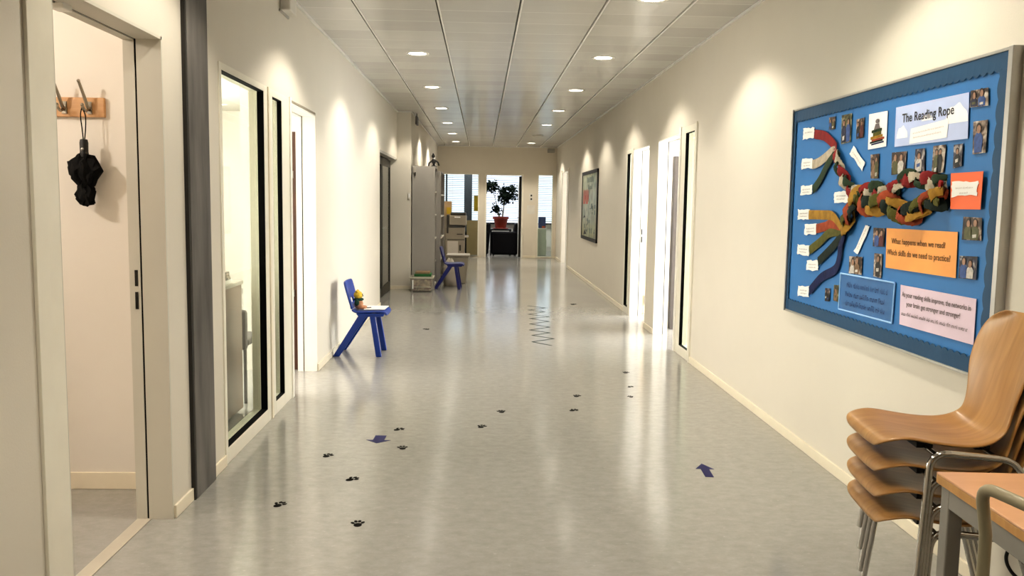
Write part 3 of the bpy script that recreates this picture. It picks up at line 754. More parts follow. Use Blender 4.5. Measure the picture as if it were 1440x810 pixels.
# clear storage bin with papers
bx0, bx1, by0, by1 = -1.115, -.760, 13.32, 13.66
t = thing('storage_bin', 'clear plastic storage bin full of papers at the foot of the tall cabinet', 'storage box', ((bx0+bx1)/2, (by0+by1)/2, 0))
MB().hexa([(bx0+.02, by0+.02, .012), (bx1-.02, by0+.02, .012), (bx1-.02, by1-.02, .012), (bx0+.02, by1-.02, .012), (bx0, by0, .225), (bx1, by0, .225), (bx1, by1, .225), (bx0, by1, .225)]).build('tub', M['bin'], t, bevel=.01)
r_ = MB(); r_.box(bx0-.012, bx1+.012, by0-.012, by0+.006, .215, .24).box(bx0-.012, bx1+.012, by1-.006, by1+.012, .215, .24).box(bx0-.012, bx0+.006, by0, by1, .215, .24).box(bx1-.006, bx1+.012, by0, by1, .215, .24)
r_.build('rim', M['bin_rim'], t, bevel=.004)
MB().box(bx0+.03, bx0+.05, by0-.01, by0+.02, .05, .19).build('handle', M['paper'], t, bevel=.003)
MB().box(bx0+.06, bx1-.03, by0-.002, by0+.016, .075, .083).build('rib', M['bin_rim'], t)
MB().hexa([(bx0+.035, by0+.035, .02), (bx1-.035, by0+.035, .02), (bx1-.035, by1-.035, .02), (bx0+.035, by1-.035, .02), (bx0+.02, by0+.02, .20), (bx1-.02, by0+.02, .20), (bx1-.02, by1-.02, .20), (bx0+.02, by1-.02, .20)]).build('contents', M['content'], t)
tag(MB().box(bx0+.06, bx1-.03, by0+.03, by1-.03, .243, .283).build('folder', M['green_folder'], bevel=.006), 'green folder lying on top of the clear storage bin', 'folder')
tag(MB().box(bx0+.075, bx1-.055, by0+.05, by1-.04, .285, .315).build('book', M['brown_book'], bevel=.004), 'brown book lying on the green folder', 'book')
# white bag and milky box behind the farther blue chair
t = thing('plastic_bag', 'crumpled white plastic bag on the floor behind the farther blue chair', 'bag', (-.60, 14.45, 0))
mb = MB(); n = 20; prof = [(0, .12), (.02, .14), (.12, .15), (.24, .14), (.34, .11), (.42, .06), (.455, .03)]
vs = [(-.515 + r*.95*(1+.10*sin(3*2*pi*k/n+j))*cos(2*pi*k/n) - .04*z, 14.42 + r*.75*(1+.12*sin(5*2*pi*k/n+2*j))*sin(2*pi*k/n), z + (.02*sin(4*2*pi*k/n) if j > 4 else 0)) for j, (z, r) in enumerate(prof) for k in range(n)]
fs = [(j*n+k, j*n+(k+1) % n, (j+1)*n+(k+1) % n, (j+1)*n+k) for j in range(len(prof)-1) for k in range(n)] + [tuple(range(n)), tuple(range((len(prof)-1)*n, len(prof)*n))]
mb.add(vs, fs).build('bag_body', M['bag'], t, smooth=50)
t = thing('plastic_crate', 'milky plastic box standing behind the legs of the farther blue chair', 'storage box', (-.36, 15.0, 0))
MB().hexa([(-.55, 14.85, 0), (-.27, 14.85, 0), (-.27, 15.3, 0), (-.55, 15.3, 0), (-.60, 14.8, .47), (-.22, 14.8, .47), (-.22, 15.35, .47), (-.60, 15.35, .47)]).build('tub', M['milky'], t, bevel=.012)
MB().box(-.615, -.205, 14.785, 15.365, .47, .50).build('lid', M['milky'], t, bevel=.006)
MB().box(-.50, -.40, 14.84, 14.86, .12, .16).build('handle', M['tan_board'], t)

# ---- photocopier in front of the end wall window
cy = 20.6
def cp(px, py): return atY(px, py, cy)
a = cp(626, 358); b = cp(653, 358)
cx0, cx1 = a.x, b.x
t = thing('photocopier', 'beige office photocopier with stacked trays before the end window', 'photocopier', ((cx0+cx1)/2, cy+.3, 0))
MB().box(cx0, cx1, cy, cy+.6, .04, .50).build('cabinet', M['beige'], t, bevel=.006)
MB().box(cx0, cx1, cy+.005, cy+.6, .51, .80).build('paper_drawers', M['beige'], t, bevel=.006)
MB().box(cx0+.05, cx0+.31, cy-.012, cy+.002, .06, .47).build('front_panel', M['beige_light'], t, bevel=.003)
MB().box(cx0+.34, cx0+.38, cy-.010, cy+.002, .24, .38).build('handle', M['beige_dark'], t)
MB().box(cx0+.28, cx0+.42, cy-.006, cy+.005, .63, .65).build('drawer_pull', M['beige_dark'], t)
MB().box(cx0+.08, cx1+.02, cy-.02, cy+.6, .82, .845).box(cx0+.05, cx1, cy-.004, cy+.005, .50, .515).build('output_slot', M['beige_dark'], t)
sc_ = MB().box(cx0+.10, cx1+.04, cy-.03, cy+.6, .86, 1.09).build('scanner', M['beige'], t, bevel=.01)
MB().box(cx0+.22, cx0+.36, cy-.036, cy-.028, 1.04, 1.062).build('display', M['paper'], sc_)
MB().box(cx0+.12, cx1+.03, cy-.02, cy+.55, 1.095, 1.16).build('document_feeder', M['beige_dark'], t, bevel=.015)
MB().box(cx0+.03, cx0+.075, cy-.02, cy+.4, .66, 1.10).build('cable_duct', M['beige_dark'], t, bevel=.004)
MB().box(cx1, cx1+.09, cy+.05, cy+.5, .56, .60).build('side_tray', M['beige_light'], t)
t = thing('filing_cabinet', 'beige waist-high unit behind the left edge of the photocopier', 'cabinet', (cx0-.04, cy+.87, 0))
MB().box(cx0-.22, cx0+.14, cy+.64, cy+1.1, 0, 1.06).build('carcass', M['beige'], t, bevel=.005)
MB().box(cx0-.20, cx0+.12, cy+.632, cy+.641, .55, 1.03).build('door', M['beige'], t)
t = thing('cardboard_box', 'brown cardboard box with a yellow side on the unit behind the photocopier', 'box', (cx0, cy+.83, 1.062))
MB().box(cx0-.12, cx0+.12, cy+.66, cy+1.0, 1.062, 1.43).build('box_body', M['cardboard'], t, bevel=.003)
MB().box(cx0+.0, cx0+.11, cy+.652, cy+.66, 1.12, 1.28).build('yellow_label', M['yellow'], t)

# ================================================================== END OFFICE
tb0 = atY(656, 359, 22.3); tb1 = atY(672, 310, 22.3)
tag(MB().box(tb0.x, tb1.x+.03, 22.28, 22.33, .03, tb1.z).box(tb0.x+.03, tb0.x+.06, 22.27, 22.28, tb1.z-.03, tb1.z-.005).box(tb0.x+.18, tb0.x+.21, 22.27, 22.28, tb1.z-.03, tb1.z-.005).build('pinboard', M['tan_board'], bevel=.004), 'tan board leaning behind the left end window', 'board')
yb = atY(666.5, 275, 22.15); yb2 = atY(671.5, 297, 22.15)
tag(MB().box(yb.x, yb2.x+.02, 22.10, 22.13, yb2.z, yb.z).build('hanging_file', M['yellow'], bevel=.003), 'yellow sheet hanging inside the left end window', 'poster')
p0 = atY(652.5, 300, 24.0); p1 = atY(663.5, 300, 24.0)
struct('trim_16', MB().box(p0.x, p1.x, 23.98, 24.25, 0, 2.78), M['slate'])
# blinds, one per outer window
def blind(label, x0, x1, z0=.86, z1=2.55):
    t = thing('window_blind', label, 'blind', ((x0+x1)/2, YF-.06, z0), 0, 'blinds in the end office')
    mb = MB(); z = z0+.03
    while z < z1-.02:
        mb.add([(x0, YF-.085, z+.013), (x1, YF-.085, z+.013), (x1, YF-.035, z-.013), (x0, YF-.035, z-.013)], [(0, 1, 2, 3)]); z += .056
    mb.build('slats', M['slat'], t, recalc=False)
    MB().box(x0, x1, YF-.09, YF-.03, z1-.03, z1+.01).build('head_rail', M['white_frame'], t)
    MB().box(x0, x1, YF-.08, YF-.04, z0, z0+.02).build('bottom_rail', M['white_frame'], t)
    MB().box(x0+.15, x0+.154, YF-.062, YF-.058, z0, z1).box(x1-.154, x1-.15, YF-.062, YF-.058, z0, z1).build('cord', M['grey_box'], t)
bxs = [-2.2, -1.05, .1, 1.18, 2.6]
bl = ['white slatted blind behind the photocopier at the end window', 'white slatted blind right of the slate grey post at the end', 'white slatted blind behind the potted tree in the end office', 'white slatted blind seen in the narrow end window']
for k in range(4): blind(bl[k], bxs[k]+.03, bxs[k+1]-.03)
struct('window_7', (lambda mb: [mb.box(x-.028, x+.028, YF, YF+.09, .78, 2.55) for x in bxs] and mb)(MB()), M['slate'])
struct('trim_17', MB().box(-3.2, 3.4, YF-.03, YF-.005, .12, .66), M['white_frame'])     # radiator cover below the sill
# building opposite, seen as soft shapes between the slats
# potted tree on a low dark table
py_ = 23.9
pc = atY(704, 322, py_); zt_ = pc.z
t = thing('side_table', 'low black table carrying the potted tree', 'table', (pc.x, py_, 0))
MB().box(pc.x-.30, pc.x+.30, py_-.25, py_+.25, zt_-.04, zt_).build('table_top', M['black'], t, bevel=.004)
for sx in (-.27, .27):
    for sy in (-.22, .22): MB().box(pc.x+sx-.02, pc.x+sx+.02, py_+sy-.02, py_+sy+.02, 0, zt_-.04).build('leg', M['black'], t)
t = thing('potted_tree', 'leafy potted tree with two dark crowns in a dark red pot', 'plant', (pc.x, py_, zt_))
pr_ = .225
MB().lathe([(.10, .0), (.20, .0), (.225, .02), (.215, .03), (.12, .025)], (pc.x, py_, zt_), 24).build('saucer', M['terracotta'], t, smooth=40)
MB().lathe([(.145, .022), (.150, .03), (.195, .27), (.225, .275), (.23, .34), (.212, .345), (.205, .30), (.05, .29)], (pc.x, py_, zt_), 28).build('pot', M['terracotta'], t, smooth=40)
MB().lathe([(.0001, .30), (.205, .305), (.205, .29), (.0001, .285)], (pc.x, py_, zt_), 20).build('soil', M['soil'], t)
Z0 = zt_+.3
cr_ = [(atY(692, 263, py_), .20, .17), (atY(714, 271, py_), .26, .24), (atY(708, 279, py_), .20, .15), (atY(698, 293, py_), .09, .10)]
tr = MB()
for (c, rw, rh), bx_ in zip(cr_, (-.05, .03, .05, -.02)):
    p = [(pc.x+bx_, py_, Z0), (pc.x+bx_*1.2+(c.x-pc.x)*.25, py_+.02, Z0+(c.z-Z0)*.45), (c.x, py_, c.z)]
    tr.tube(catmull(p, 6), [.014]*7+[.010]*6, 8)
tr.build('trunk', M['bark'], t, smooth=50)
rl = random.Random(3); lf = MB()
for c, rw, rh in cr_:
    subs = [c + Vector((rl.uniform(-1, 1)*rw*.75, rl.uniform(-1, 1)*rw*.6, rl.uniform(-1, 1)*rh*.7)) for _ in range(int(5+rw*35))]
    for _ in range(int(330*rw/.2)):
        q = Vector((rl.gauss(0, 1), rl.gauss(0, 1), rl.gauss(0, 1)))*.052; p = rl.choice(subs) + q
        n_ = Vector((rl.uniform(-1, 1), rl.uniform(-1.4, .4), rl.uniform(-.4, 1))).normalized()
        u = n_.orthogonal().normalized(); u = (u*cos(_) + n_.cross(u)*sin(_)).normalized(); w = n_.cross(u); s_ = rl.uniform(.03, .055)
        lf.add([p-u*s_, p-w*s_*.5, p+u*s_, p+w*s_*.5], [(0, 1, 2, 3)])
lf.build('foliage', M['leaf'], t, recalc=False)
# black armchairs
def armchair(label, x0, x1, y0, rot=0):
    t = thing('armchair', label, 'armchair', ((x0+x1)/2, y0, 0), 0, 'black armchairs')
    MB().box(x0+.03, x1-.03, y0+.02, y0+.72, .06, .42).build('seat', M['black_leather'], t, bevel=.04)
    MB().box(x0, x1, y0, y0+.16, .02, .645).build('arm', M['black_leather'], t, bevel=.05)
    MB().box(x0, x1, y0+.60, y0+.76, .06, .62).build('arm', M['black_leather'], t, bevel=.05)
    MB().hexa([(x1-.20, y0+.02, .10), (x1, y0+.02, .10), (x1, y0+.74, .10), (x1-.20, y0+.74, .10), (x1-.07, y0+.05, .88), (x1+.06, y0+.05, .86), (x1+.06, y0+.71, .86), (x1-.07, y0+.71, .88)]).build('backrest', M['black_leather'], t, bevel=.05)
    for dx in (x0+.06, x1-.06):
        for dy in (y0+.07, y0+.69): MB().box(dx-.02, dx+.02, dy-.02, dy+.02, 0, .07).build('foot', M['black'], t)
    return t
q0 = atY(691, 340, 22.75); q1 = atY(727, 340, 22.75)
armchair('black leather armchair in the end doorway, in front of the potted tree', q0.x, q1.x+.02, 22.75)
armchair('black leather armchair partly hidden at the left of the end doorway', q0.x-.80, q0.x-.075, 22.80)
# narrow window: low cabinet with a blue folder box
n0 = atY(757, 321, 22.6); n1 = atY(772, 321, 22.6)
t = thing('low_cabinet', 'pale green low cabinet behind the narrow end window', 'cabinet', ((n0.x+n1.x)/2, 22.8, 0))
MB().box(n0.x-.05, n1.x-.06, 22.6, 23.1, .02, n0.z-.02).build('carcass', M['sage'], t, bevel=.004)
MB().box(n0.x-.06, n1.x-.05, 22.59, 23.11, n0.z-.02, n0.z).build('top', M['paper'], t, bevel=.003)
MB().box(n1.x-.075, n1.x-.06, 22.585, 22.60, .45, n0.z+.05).build('door_handle', M['paper'], t)
zc = n0.z
tag(MB().box(n0.x+.02, n1.x-.08, 22.72, 22.95, zc+.002, zc+.30).build('box_file', M['blue_box'], bevel=.006), 'dark blue folder box on the low cabinet behind the narrow end window', 'folder box')
tag(MB().box(n0.x+.10, n0.x+.18, 22.63, 22.69, zc+.002, zc+.06).build('desk_tidy', M['red_item'], bevel=.004), 'small red item in front of the blue folder box', 'box')
# things on the end wall
t = thing('light_switch', 'white double light switch plate on the end wall beside the doorway', 'light switch', (1.262, YE, 1.5))
MB().box(1.215, 1.31, YE-.012, YE, 1.46, 1.665).build('plate', M['white_box'], t, bevel=.003)
MB().box(1.245, 1.285, YE-.018, YE-.012, 1.585, 1.63).build('rocker', M['black'], t); MB().box(1.245, 1.285, YE-.018, YE-.012, 1.495, 1.54).build('rocker', M['black'], t)
tag(MB().box(1.16, 1.36, YE-.006, YE+.002, 1.14, 1.36).build('notice', M['white_box']), 'pale grey notice sheet on the end wall under the light switch', 'notice')
t = thing('light_switch', 'small white switch on the wall corner left of the tall grey cabinet', 'light switch', (-1.165, YC, 1.5))
MB().box(-1.19, LB-.004, YC-.012, YC, 1.46, 1.56).build('plate', M['white_box'], t, bevel=.003)
MB().box(-1.18, LB-.015, YC-.016, YC-.012, 1.48, 1.54).build('rocker', M['paper'], t)

# ================================================================== POSTER ON THE RIGHT WALL
XP = R-.02
def pp(x, y, off=0): return atX(x, y, XP-off)
y0, y1, z0, z1 = 13.95, 16.08, .775, 2.005
t = thing('framed_poster', 'black-framed pale green poster with red lettering on the right wall', 'poster', (R, (y0+y1)/2, z0))
MB().box(R-.028, R, y0, y1, z1-.06, z1).box(R-.028, R, y0, y1, z0, z0+.06).box(R-.026, R, y0, y0+.05, z0, z1).box(R-.026, R, y1-.06, y1, z0, z1).build('frame', M['black'], t, bevel=.003)
sh = MB().box(R-.016, R-.002, y0+.04, y1-.05, z0+.05, z1-.05).build('sheet', M['poster'], t)
ps = MB(); rp = random.Random(11)
# red block lettering (three unreadable strokes groups), title scribbles, little figures
for k in range(4):
    yy = y1-.22-.20*k
    ps.box(R-.018, R-.0155, yy-.05, yy, 1.42, 1.68); ps.box(R-.018, R-.0155, yy-.15, yy-.05, 1.42+.08*(k % 2), 1.46+.12*(k % 2)); ps.box(R-.018, R-.0155, yy-.15, yy-.11, 1.46, 1.66)
ps.build('red_lettering', M['poster_red'], sh)
ps = MB()
for k in range(9):
    yy = y0+.55+.10*k; h_ = rp.uniform(.06, .12)
    ps.box(R-.018, R-.0155, yy, yy+.06, 1.80, 1.80+h_)
for k in range(6):
    yy = y0+.70+.10*k; ps.box(R-.018, R-.0155, yy, yy+.06, 1.68, 1.68+rp.uniform(.05, .09))
for k in range(22):
    yy = rp.uniform(y0+.15, y1-.3); zz = rp.uniform(z0+.1, 1.35); ps.box(R-.018, R-.0155, yy, yy+rp.uniform(.03, .18), zz, zz+rp.uniform(.02, .09))
ps.build('grey_lettering', M['poster_grey'], sh)
for tri in (((y1-.55, 1.18), (y1-.25, 1.16), (y1-.40, 1.22)), ((y1-.75, .88), (y1-.35, .86), (y1-.5, .96))):
    MB().prism([(R-.0175, a_, b_) for a_, b_ in tri], (-.001, 0, 0)).build('dark_shape', M['ink'], sh)

# ================================================================== DISPLAY BOARD "THE READING ROPE"
BX = R-.026     # face of the blue backing paper
by0_, by1_, bz0, bz1 = 3.03, 5.135, .805, 2.0
t = thing('display_board', 'big blue pin board with scalloped dark blue border on the right wall', 'notice board', (R, (by0_+by1_)/2, bz0))
MB().box(R-.024, R, by0_+.01, by1_-.01, bz0+.01, bz1-.01).build('backing', M['board_blue'], t)
MB().box(R-.04, R, by0_-.028, by0_, bz0-.012, bz1+.012).box(R-.04, R, by1_, by1_+.012, bz0-.012, bz1+.012).box(R-.034, R, by0_, by1_, bz1, bz1+.012).box(R-.034, R, by0_, by1_, bz0-.012, bz0).build('frame', M['alu'], t, bevel=.002)
def scallop(a, b, inward, n, w):  # outer edge a->b (y,z), inner scalloped edge offset 'inward'
    a = Vector(a); b = Vector(b); inw = Vector(inward); out = []; inn = []
    for i in range(n*6+1):
        tt = i/(n*6); p = a.lerp(b, tt); out.append(p); inn.append(p + inw*(w + .011*abs(sin(pi*tt*n))))
    return out, inn
bd_ = MB()
for (a, b, iw, n, w) in [((by0_, bz1), (by1_, bz1), (0, -1), 46, .060), ((by0_, bz0), (by1_, bz0), (0, 1), 46, .058), ((by0_, bz0), (by0_, bz1), (1, 0), 14, .055), ((by1_, bz0), (by1_, bz1), (-1, 0), 26, .032)]:
    o_, i_ = scallop(a, b, iw, n, w)
    bd_.strip([(BX-.0015-.0004*n/46, p[0], p[1]) for p in o_], [(BX-.0045, p[0], p[1]) for p in i_])
bd_.build('scalloped_border', M['board_border'], t, solid=.001)

def B(x, y, off=0.0): return atX(x, y, BX-off)
def cA(x, y): return (1080+x/3.375, 60+y/3.375)     # measured on two enlargements of the photo
def cB(x, y): return (1090+x/3.24, 280+y/3.24)
def quad(pts, conv, off): return [B(*conv(*p), off) for p in pts]
def jag(q, amp, n, seed):
    rj = random.Random(seed); out = []
    for i in range(4):
        a, b = q[i], q[(i+1) % 4]
        for k in range(n):
            p = a.lerp(b, k/n)
            out.append(p + Vector((0, rj.uniform(-amp, amp)*1.4, rj.uniform(-amp, amp))))
    return out
def card(name, label, cat, pts, conv, m, off=.004, jagged=0, group=None, seed=1):
    q = quad(pts, conv, off)
    poly = jag(q, jagged, 6, seed) if jagged else q
    o = MB().prism(poly, (.0012, 0, 0)).build(name, m, origin=tuple((q[0]+q[2])/2))
    tag(o, label, cat, group); return o, q
def onq(q, u, v, off=.0012):
    p = q[0].lerp(q[1], u).lerp(q[3].lerp(q[2], u), v); return p - Vector((off, 0, 0))
def lettering(parent, q, body, u0, u1, v0, v1, m, name='lettering', bold=0):
    vs, fs = text_mesh(body)
    xs = [v.x for v in vs]; ys = [v.y for v in vs]; X0, X1, Y0, Y1 = min(xs), max(xs), min(ys), max(ys)
    pts = [onq(q, u0+(u1-u0)*(v.x-X0)/(X1-X0), v1-(v1-v0)*(v.y-Y0)/(Y1-Y0), .0016) for v in vs]
    return MB().add(pts, fs).build(name, m, parent, recalc=False)
def scrawl(parent, q, rows, m, seed, thick=.6):   # rows: (u0,u1,v0,v1) of writing too small to read
    rs = random.Random(seed)
    for u0, u1, v0, v1 in rows:
        mb = MB(); u = u0; k = 0; wlen = rs.randint(3, 8); step = (v1-v0)*.42*((q[3]-q[0]).length/(q[1]-q[0]).length)
        while u < u1:
            if k >= wlen: u += step*1.1; k = 0; wlen = rs.randint(3, 9); continue
            k += 1; h0 = v0 + (v1-v0)*rs.choice((0, .3, .3, .3)); h1 = v1
            w = step*thick*.5
            mb.add([onq(q, u, h0), onq(q, u+w, h0), onq(q, u+w, h1), onq(q, u, h1)], [(0, 1, 2, 3)])
            if rs.random() < .7:
                vv = rs.choice((h0, (h0+h1)/2, h1-(v1-v0)*.15)); mb.add([onq(q, u, vv), onq(q, u+step, vv), onq(q, u+step, vv+(v1-v0)*.15), onq(q, u, vv+(v1-v0)*.15)], [(0, 1, 2, 3)])
            u += step
        if mb.v: mb.build('lettering', m, parent, recalc=False)
# title sign
o, q = card('title_sign', 'pale blue cloud-printed title sign reading The Reading Rope', 'sign', [(608, 308), (955, 235), (948, 455), (600, 495)], cA, M['title'], seed=2)
def cloud(u0, u1, v0, v1):
    pts = []
    for k in range(25):
        a = pi*k/24; bump = 1-.18*abs(sin(3.5*a)); pts.append(onq(q, (u0+u1)/2-(u1-u0)/2*cos(a), v1-(v1-v0)*sin(a)*bump, .0008))
    return pts
for cl in ((.03, .20, .47, .80), (.72, 1.0, .15, .62), (.40, .56, .30, .46)): MB().prism(cloud(*cl), (-.0003, 0, 0)).build('cloud', M['cloud'], o)
lettering(o, q, 'The Reading Rope', .11, .83, .20, .49, M['ink'], bold=1)
lb_ = MB().prism([onq(q, .25, .60, .0014), onq(q, .77, .50, .0014), onq(q, .75, .92, .0014), onq(q, .235, .97, .0014)], (-.0006, 0, 0)).build('white_label', M['paper_shiny'], o)
lq = [onq(q, .25, .60, .0022), onq(q, .77, .50, .0022), onq(q, .75, .92, .0022), onq(q, .235, .97, .0022)]
scrawl(lb_, lq, [(.08, .9, .30, .40), (.1, .85, .58, .68)], M['ink_pale'], 4)
# big text cards
o, q = card('orange_card', 'bright orange text card asking what happens when we read', 'card', [(508, 132), (832, 150), (822, 360), (503, 312)], cB, M['orange'])
lettering(o, q, 'What happens when we read?', .09, .86, .24, .42, M['ink_brown']); lettering(o, q, 'Which skills do we need to practice?', .02, .93, .52, .71, M['ink_brown'])
o, q = card('blue_card', 'translucent blue text card with a light blue edge at the board bottom', 'card', [(300, 338), (547, 382), (532, 565), (290, 500)], cB, M['blue_card'], seed=3)
eb = MB()
for i in range(4):
    a, b = q[i], q[(i+1) % 4]; eb.tube([a-Vector((.001, 0, 0)), b-Vector((.001, 0, 0))], .0042, 6)
eb.build('light_edge', M['lightblue'], o)
scrawl(o, q, [(.14, .90, .20, .34), (.12, .85, .46, .60), (.14, .86, .70, .85)], M['ink_blue'], 9)
o, q = card('lilac_card', 'pale lilac text card about growing reading skills, lower right of the board', 'card', [(572, 390), (917, 455), (903, 665), (566, 570)], cB, M['lilac'], seed=4)
lettering(o, q, 'As your reading skills improve, the networks in', .03, .95, .16, .32, M['ink_grey']); lettering(o, q, 'your brain get stronger and stronger!', .10, .83, .38, .54, M['ink_grey'])
scrawl(o, q, [(.03, .92, .66, .75)], M['ink_grey'], 12)
o, q = card('red_card', 'red-orange card with a white label at the right end of the rope', 'card', [(868, 620), (1022, 610), (1008, 792), (865, 790)], cA, M['redorange'], off=.012)
wq = [onq(q, .06, .25, .0016), onq(q, .89, .25, .0016), onq(q, .86, .63, .0016), onq(q, .03, .66, .0016)]
wl_ = MB().prism(jag(wq, .004, 7, 5), (-.0008, 0, 0)).build('white_label', M['paper'], o)
scrawl(wl_, [p-Vector((.001, 0, 0)) for p in wq], [(.18, .85, .36, .48), (.35, .68, .70, .82)], M['ink_pale'], 6)
# small torn white word cards at the rope ends
small = [([(168, 408), (220, 403), (218, 450), (165, 460)], cA, 'torn white word card at the end of the red ribbon'),
         ([(162, 552), (212, 547), (210, 595), (158, 600)], cA, 'torn white word card at the end of the pale grey ribbon'),
         ([(157, 680), (210, 675), (208, 720), (152, 727)], cA, 'torn white word card at the end of the green ribbon'),
         ([(105, 48), (157, 45), (155, 92), (102, 92)], cB, 'torn white word card at the end of the ochre ribbon'),
         ([(135, 117), (188, 113), (186, 160), (133, 163)], cB, 'torn white word card at the end of the rust red ribbon'),
         ([(102, 207), (155, 212), (153, 258), (100, 250)], cB, 'torn white word card at the end of the olive ribbon'),
         ([(145, 278), (197, 280), (195, 327), (143, 323)], cB, 'torn white word card at the end of the dark green ribbon'),
         ([(106, 395), (155, 398), (152, 447), (103, 440)], cB, 'torn white word card at the end of the navy ribbon'),
         ([(315, 707), (380, 703), (378, 757), (312, 760)], cA, 'torn white word card alone on blue left of the rope junction')]
for k, (p, cv, lb) in enumerate(small):
    o, q = card('word_card', lb, 'card', p, cv, M['paper'], jagged=.0045, group='small white word cards', seed=20+k, off=.007)
    scrawl(o, q, [(.18, .85, .33, .47)] + ([(.2, .8, .62, .76)] if k != 0 else []), M['ink_grey'], 40+k)
for k, (p, cv, lb) in enumerate([([(405, 490), (458, 570), (445, 610), (388, 525)], cA, 'tilted white strip card sloping down beside the upper braid'), ([(412, 118), (432, 125), (378, 250), (358, 240)], cB, 'tilted white strip card sloping up below the rope junction')]):
    o, q = card('word_strip', lb, 'card', p, cv, M['paper'], jagged=.004, group='tilted white strip cards', seed=60+k, off=.006)
    if k: q = [q[1], q[2], q[3], q[0]]
    scrawl(o, q, [(.12, .85, .40, .60)], M['ink_pale'], 70+k)
# white picture of a reader on a heap of books
o, q = card('picture_card', 'white picture card of a figure sitting on a heap of books', 'picture', [(480, 340), (568, 323), (560, 492), (474, 508)], cA, M['paper_shiny'])
for k, (u0, u1, v0, v1, c) in enumerate([(.15, .80, .66, .74, 'ochre'), (.22, .9, .74, .80, 'rust'), (.12, .82, .80, .85, 'darkgreen'), (.2, .88, .86, .90, 'navy'), (.28, .72, .56, .66, 'olive'), (.2, .75, .48, .56, 'green')]):
    MB().prism([onq(q, u0, v0, .0013), onq(q, u1, v0-.03, .0013), onq(q, u1, v1-.03, .0013), onq(q, u0, v1, .0013)], (-.0004, 0, 0)).build('printed_book', M['fab_'+c], o)
fg = [onq(q, .5+.11*cos(2*pi*k/12), .24+.065*sin(2*pi*k/12), .0013) for k in range(12)]
MB().prism(fg, (-.0004, 0, 0)).prism([onq(q, .40, .31, .0013), onq(q, .58, .31, .0013), onq(q, .68, .48, .0013), onq(q, .30, .50, .0013)], (-.0004, 0, 0)).build('printed_figure', M['ink_grey'], o)
# photographs
photos = [([(290, 355), (320, 350), (316, 410), (288, 415)], cA, 'photo1', 'tiny dark photo at the top left of the board, first in its row'),
          ([(350, 345), (398, 335), (392, 470), (346, 482)], cA, 'photo2', 'tall greenish photo at the top left of the board'),
          ([(420, 365), (457, 355), (452, 450), (418, 458)], cA, 'photo1', 'narrow dark photo left of the white picture of books'),
          ([(962, 228), (1045, 213), (1045, 298), (958, 308)], cA, 'photo4', 'small square photo at the board top right corner, right of the title'),
          ([(975, 375), (1043, 365), (1032, 522), (970, 530)], cA, 'photo4', 'tall pale photo below the top right corner photo'),
          ([(487, 532), (527, 526), (522, 645), (487, 645)], cA, 'photo1', 'narrow brown photo below the white picture of books'),
          ([(588, 522), (658, 515), (648, 622), (585, 628)], cA, 'photo1', 'nearly square photo below the left end of the title sign'),
          ([(700, 505), (745, 500), (742, 610), (690, 622)], cA, 'photo3', 'dark photo below the middle of the title sign'),
          ([(785, 490), (845, 483), (832, 615), (775, 628)], cA, 'photo4', 'bright photo above the upper rope loop'),
          ([(882, 485), (925, 478), (918, 585), (877, 598)], cA, 'photo3', 'narrow bluish photo above the red-orange card'),
          ([(448, 130), (500, 133), (495, 218), (445, 215)], cB, 'photo1', 'small photo touching the left side of the orange card'),
          ([(338, 260), (397, 264), (393, 345), (335, 338)], cB, 'photo4', 'small photo standing just above the blue text card'),
          ([(452, 246), (488, 250), (482, 360), (447, 352)], cB, 'photo4', 'narrow pale photo between the blue and the orange text cards'),
          ([(228, 405), (250, 407), (247, 466), (226, 464)], cB, 'photo3', 'tiny bluish photo at the lower left, first of the two beside the blue text card'),
          ([(268, 390), (290, 392), (285, 468), (264, 462)], cB, 'photo2', 'tiny pale photo touching the left edge of the blue text card'),
          ([(858, 80), (942, 85), (938, 190), (850, 185)], cB, 'photo1', 'square dark photo right of the orange card, upper of two'),
          ([(840, 258), (922, 262), (915, 368), (835, 360)], cB, 'photo3', 'square navy photo right of the orange card, lower of two')]
pal = [mat('print_'+n, c, .4, var=.25, scale=60) for n, c in dict(navy=(.012, .016, .05), maroon=(.10, .015, .015), black=(.008, .008, .008), pale=(.55, .52, .48), olive=(.09, .09, .03), blue=(.03, .08, .26), tan=(.22, .13, .07)).items()]
skin = mat('print_skin', (.34, .19, .12), .4, var=.2, scale=60); hair = mat('print_hair', (.02, .012, .008), .4)
rq = random.Random(21)
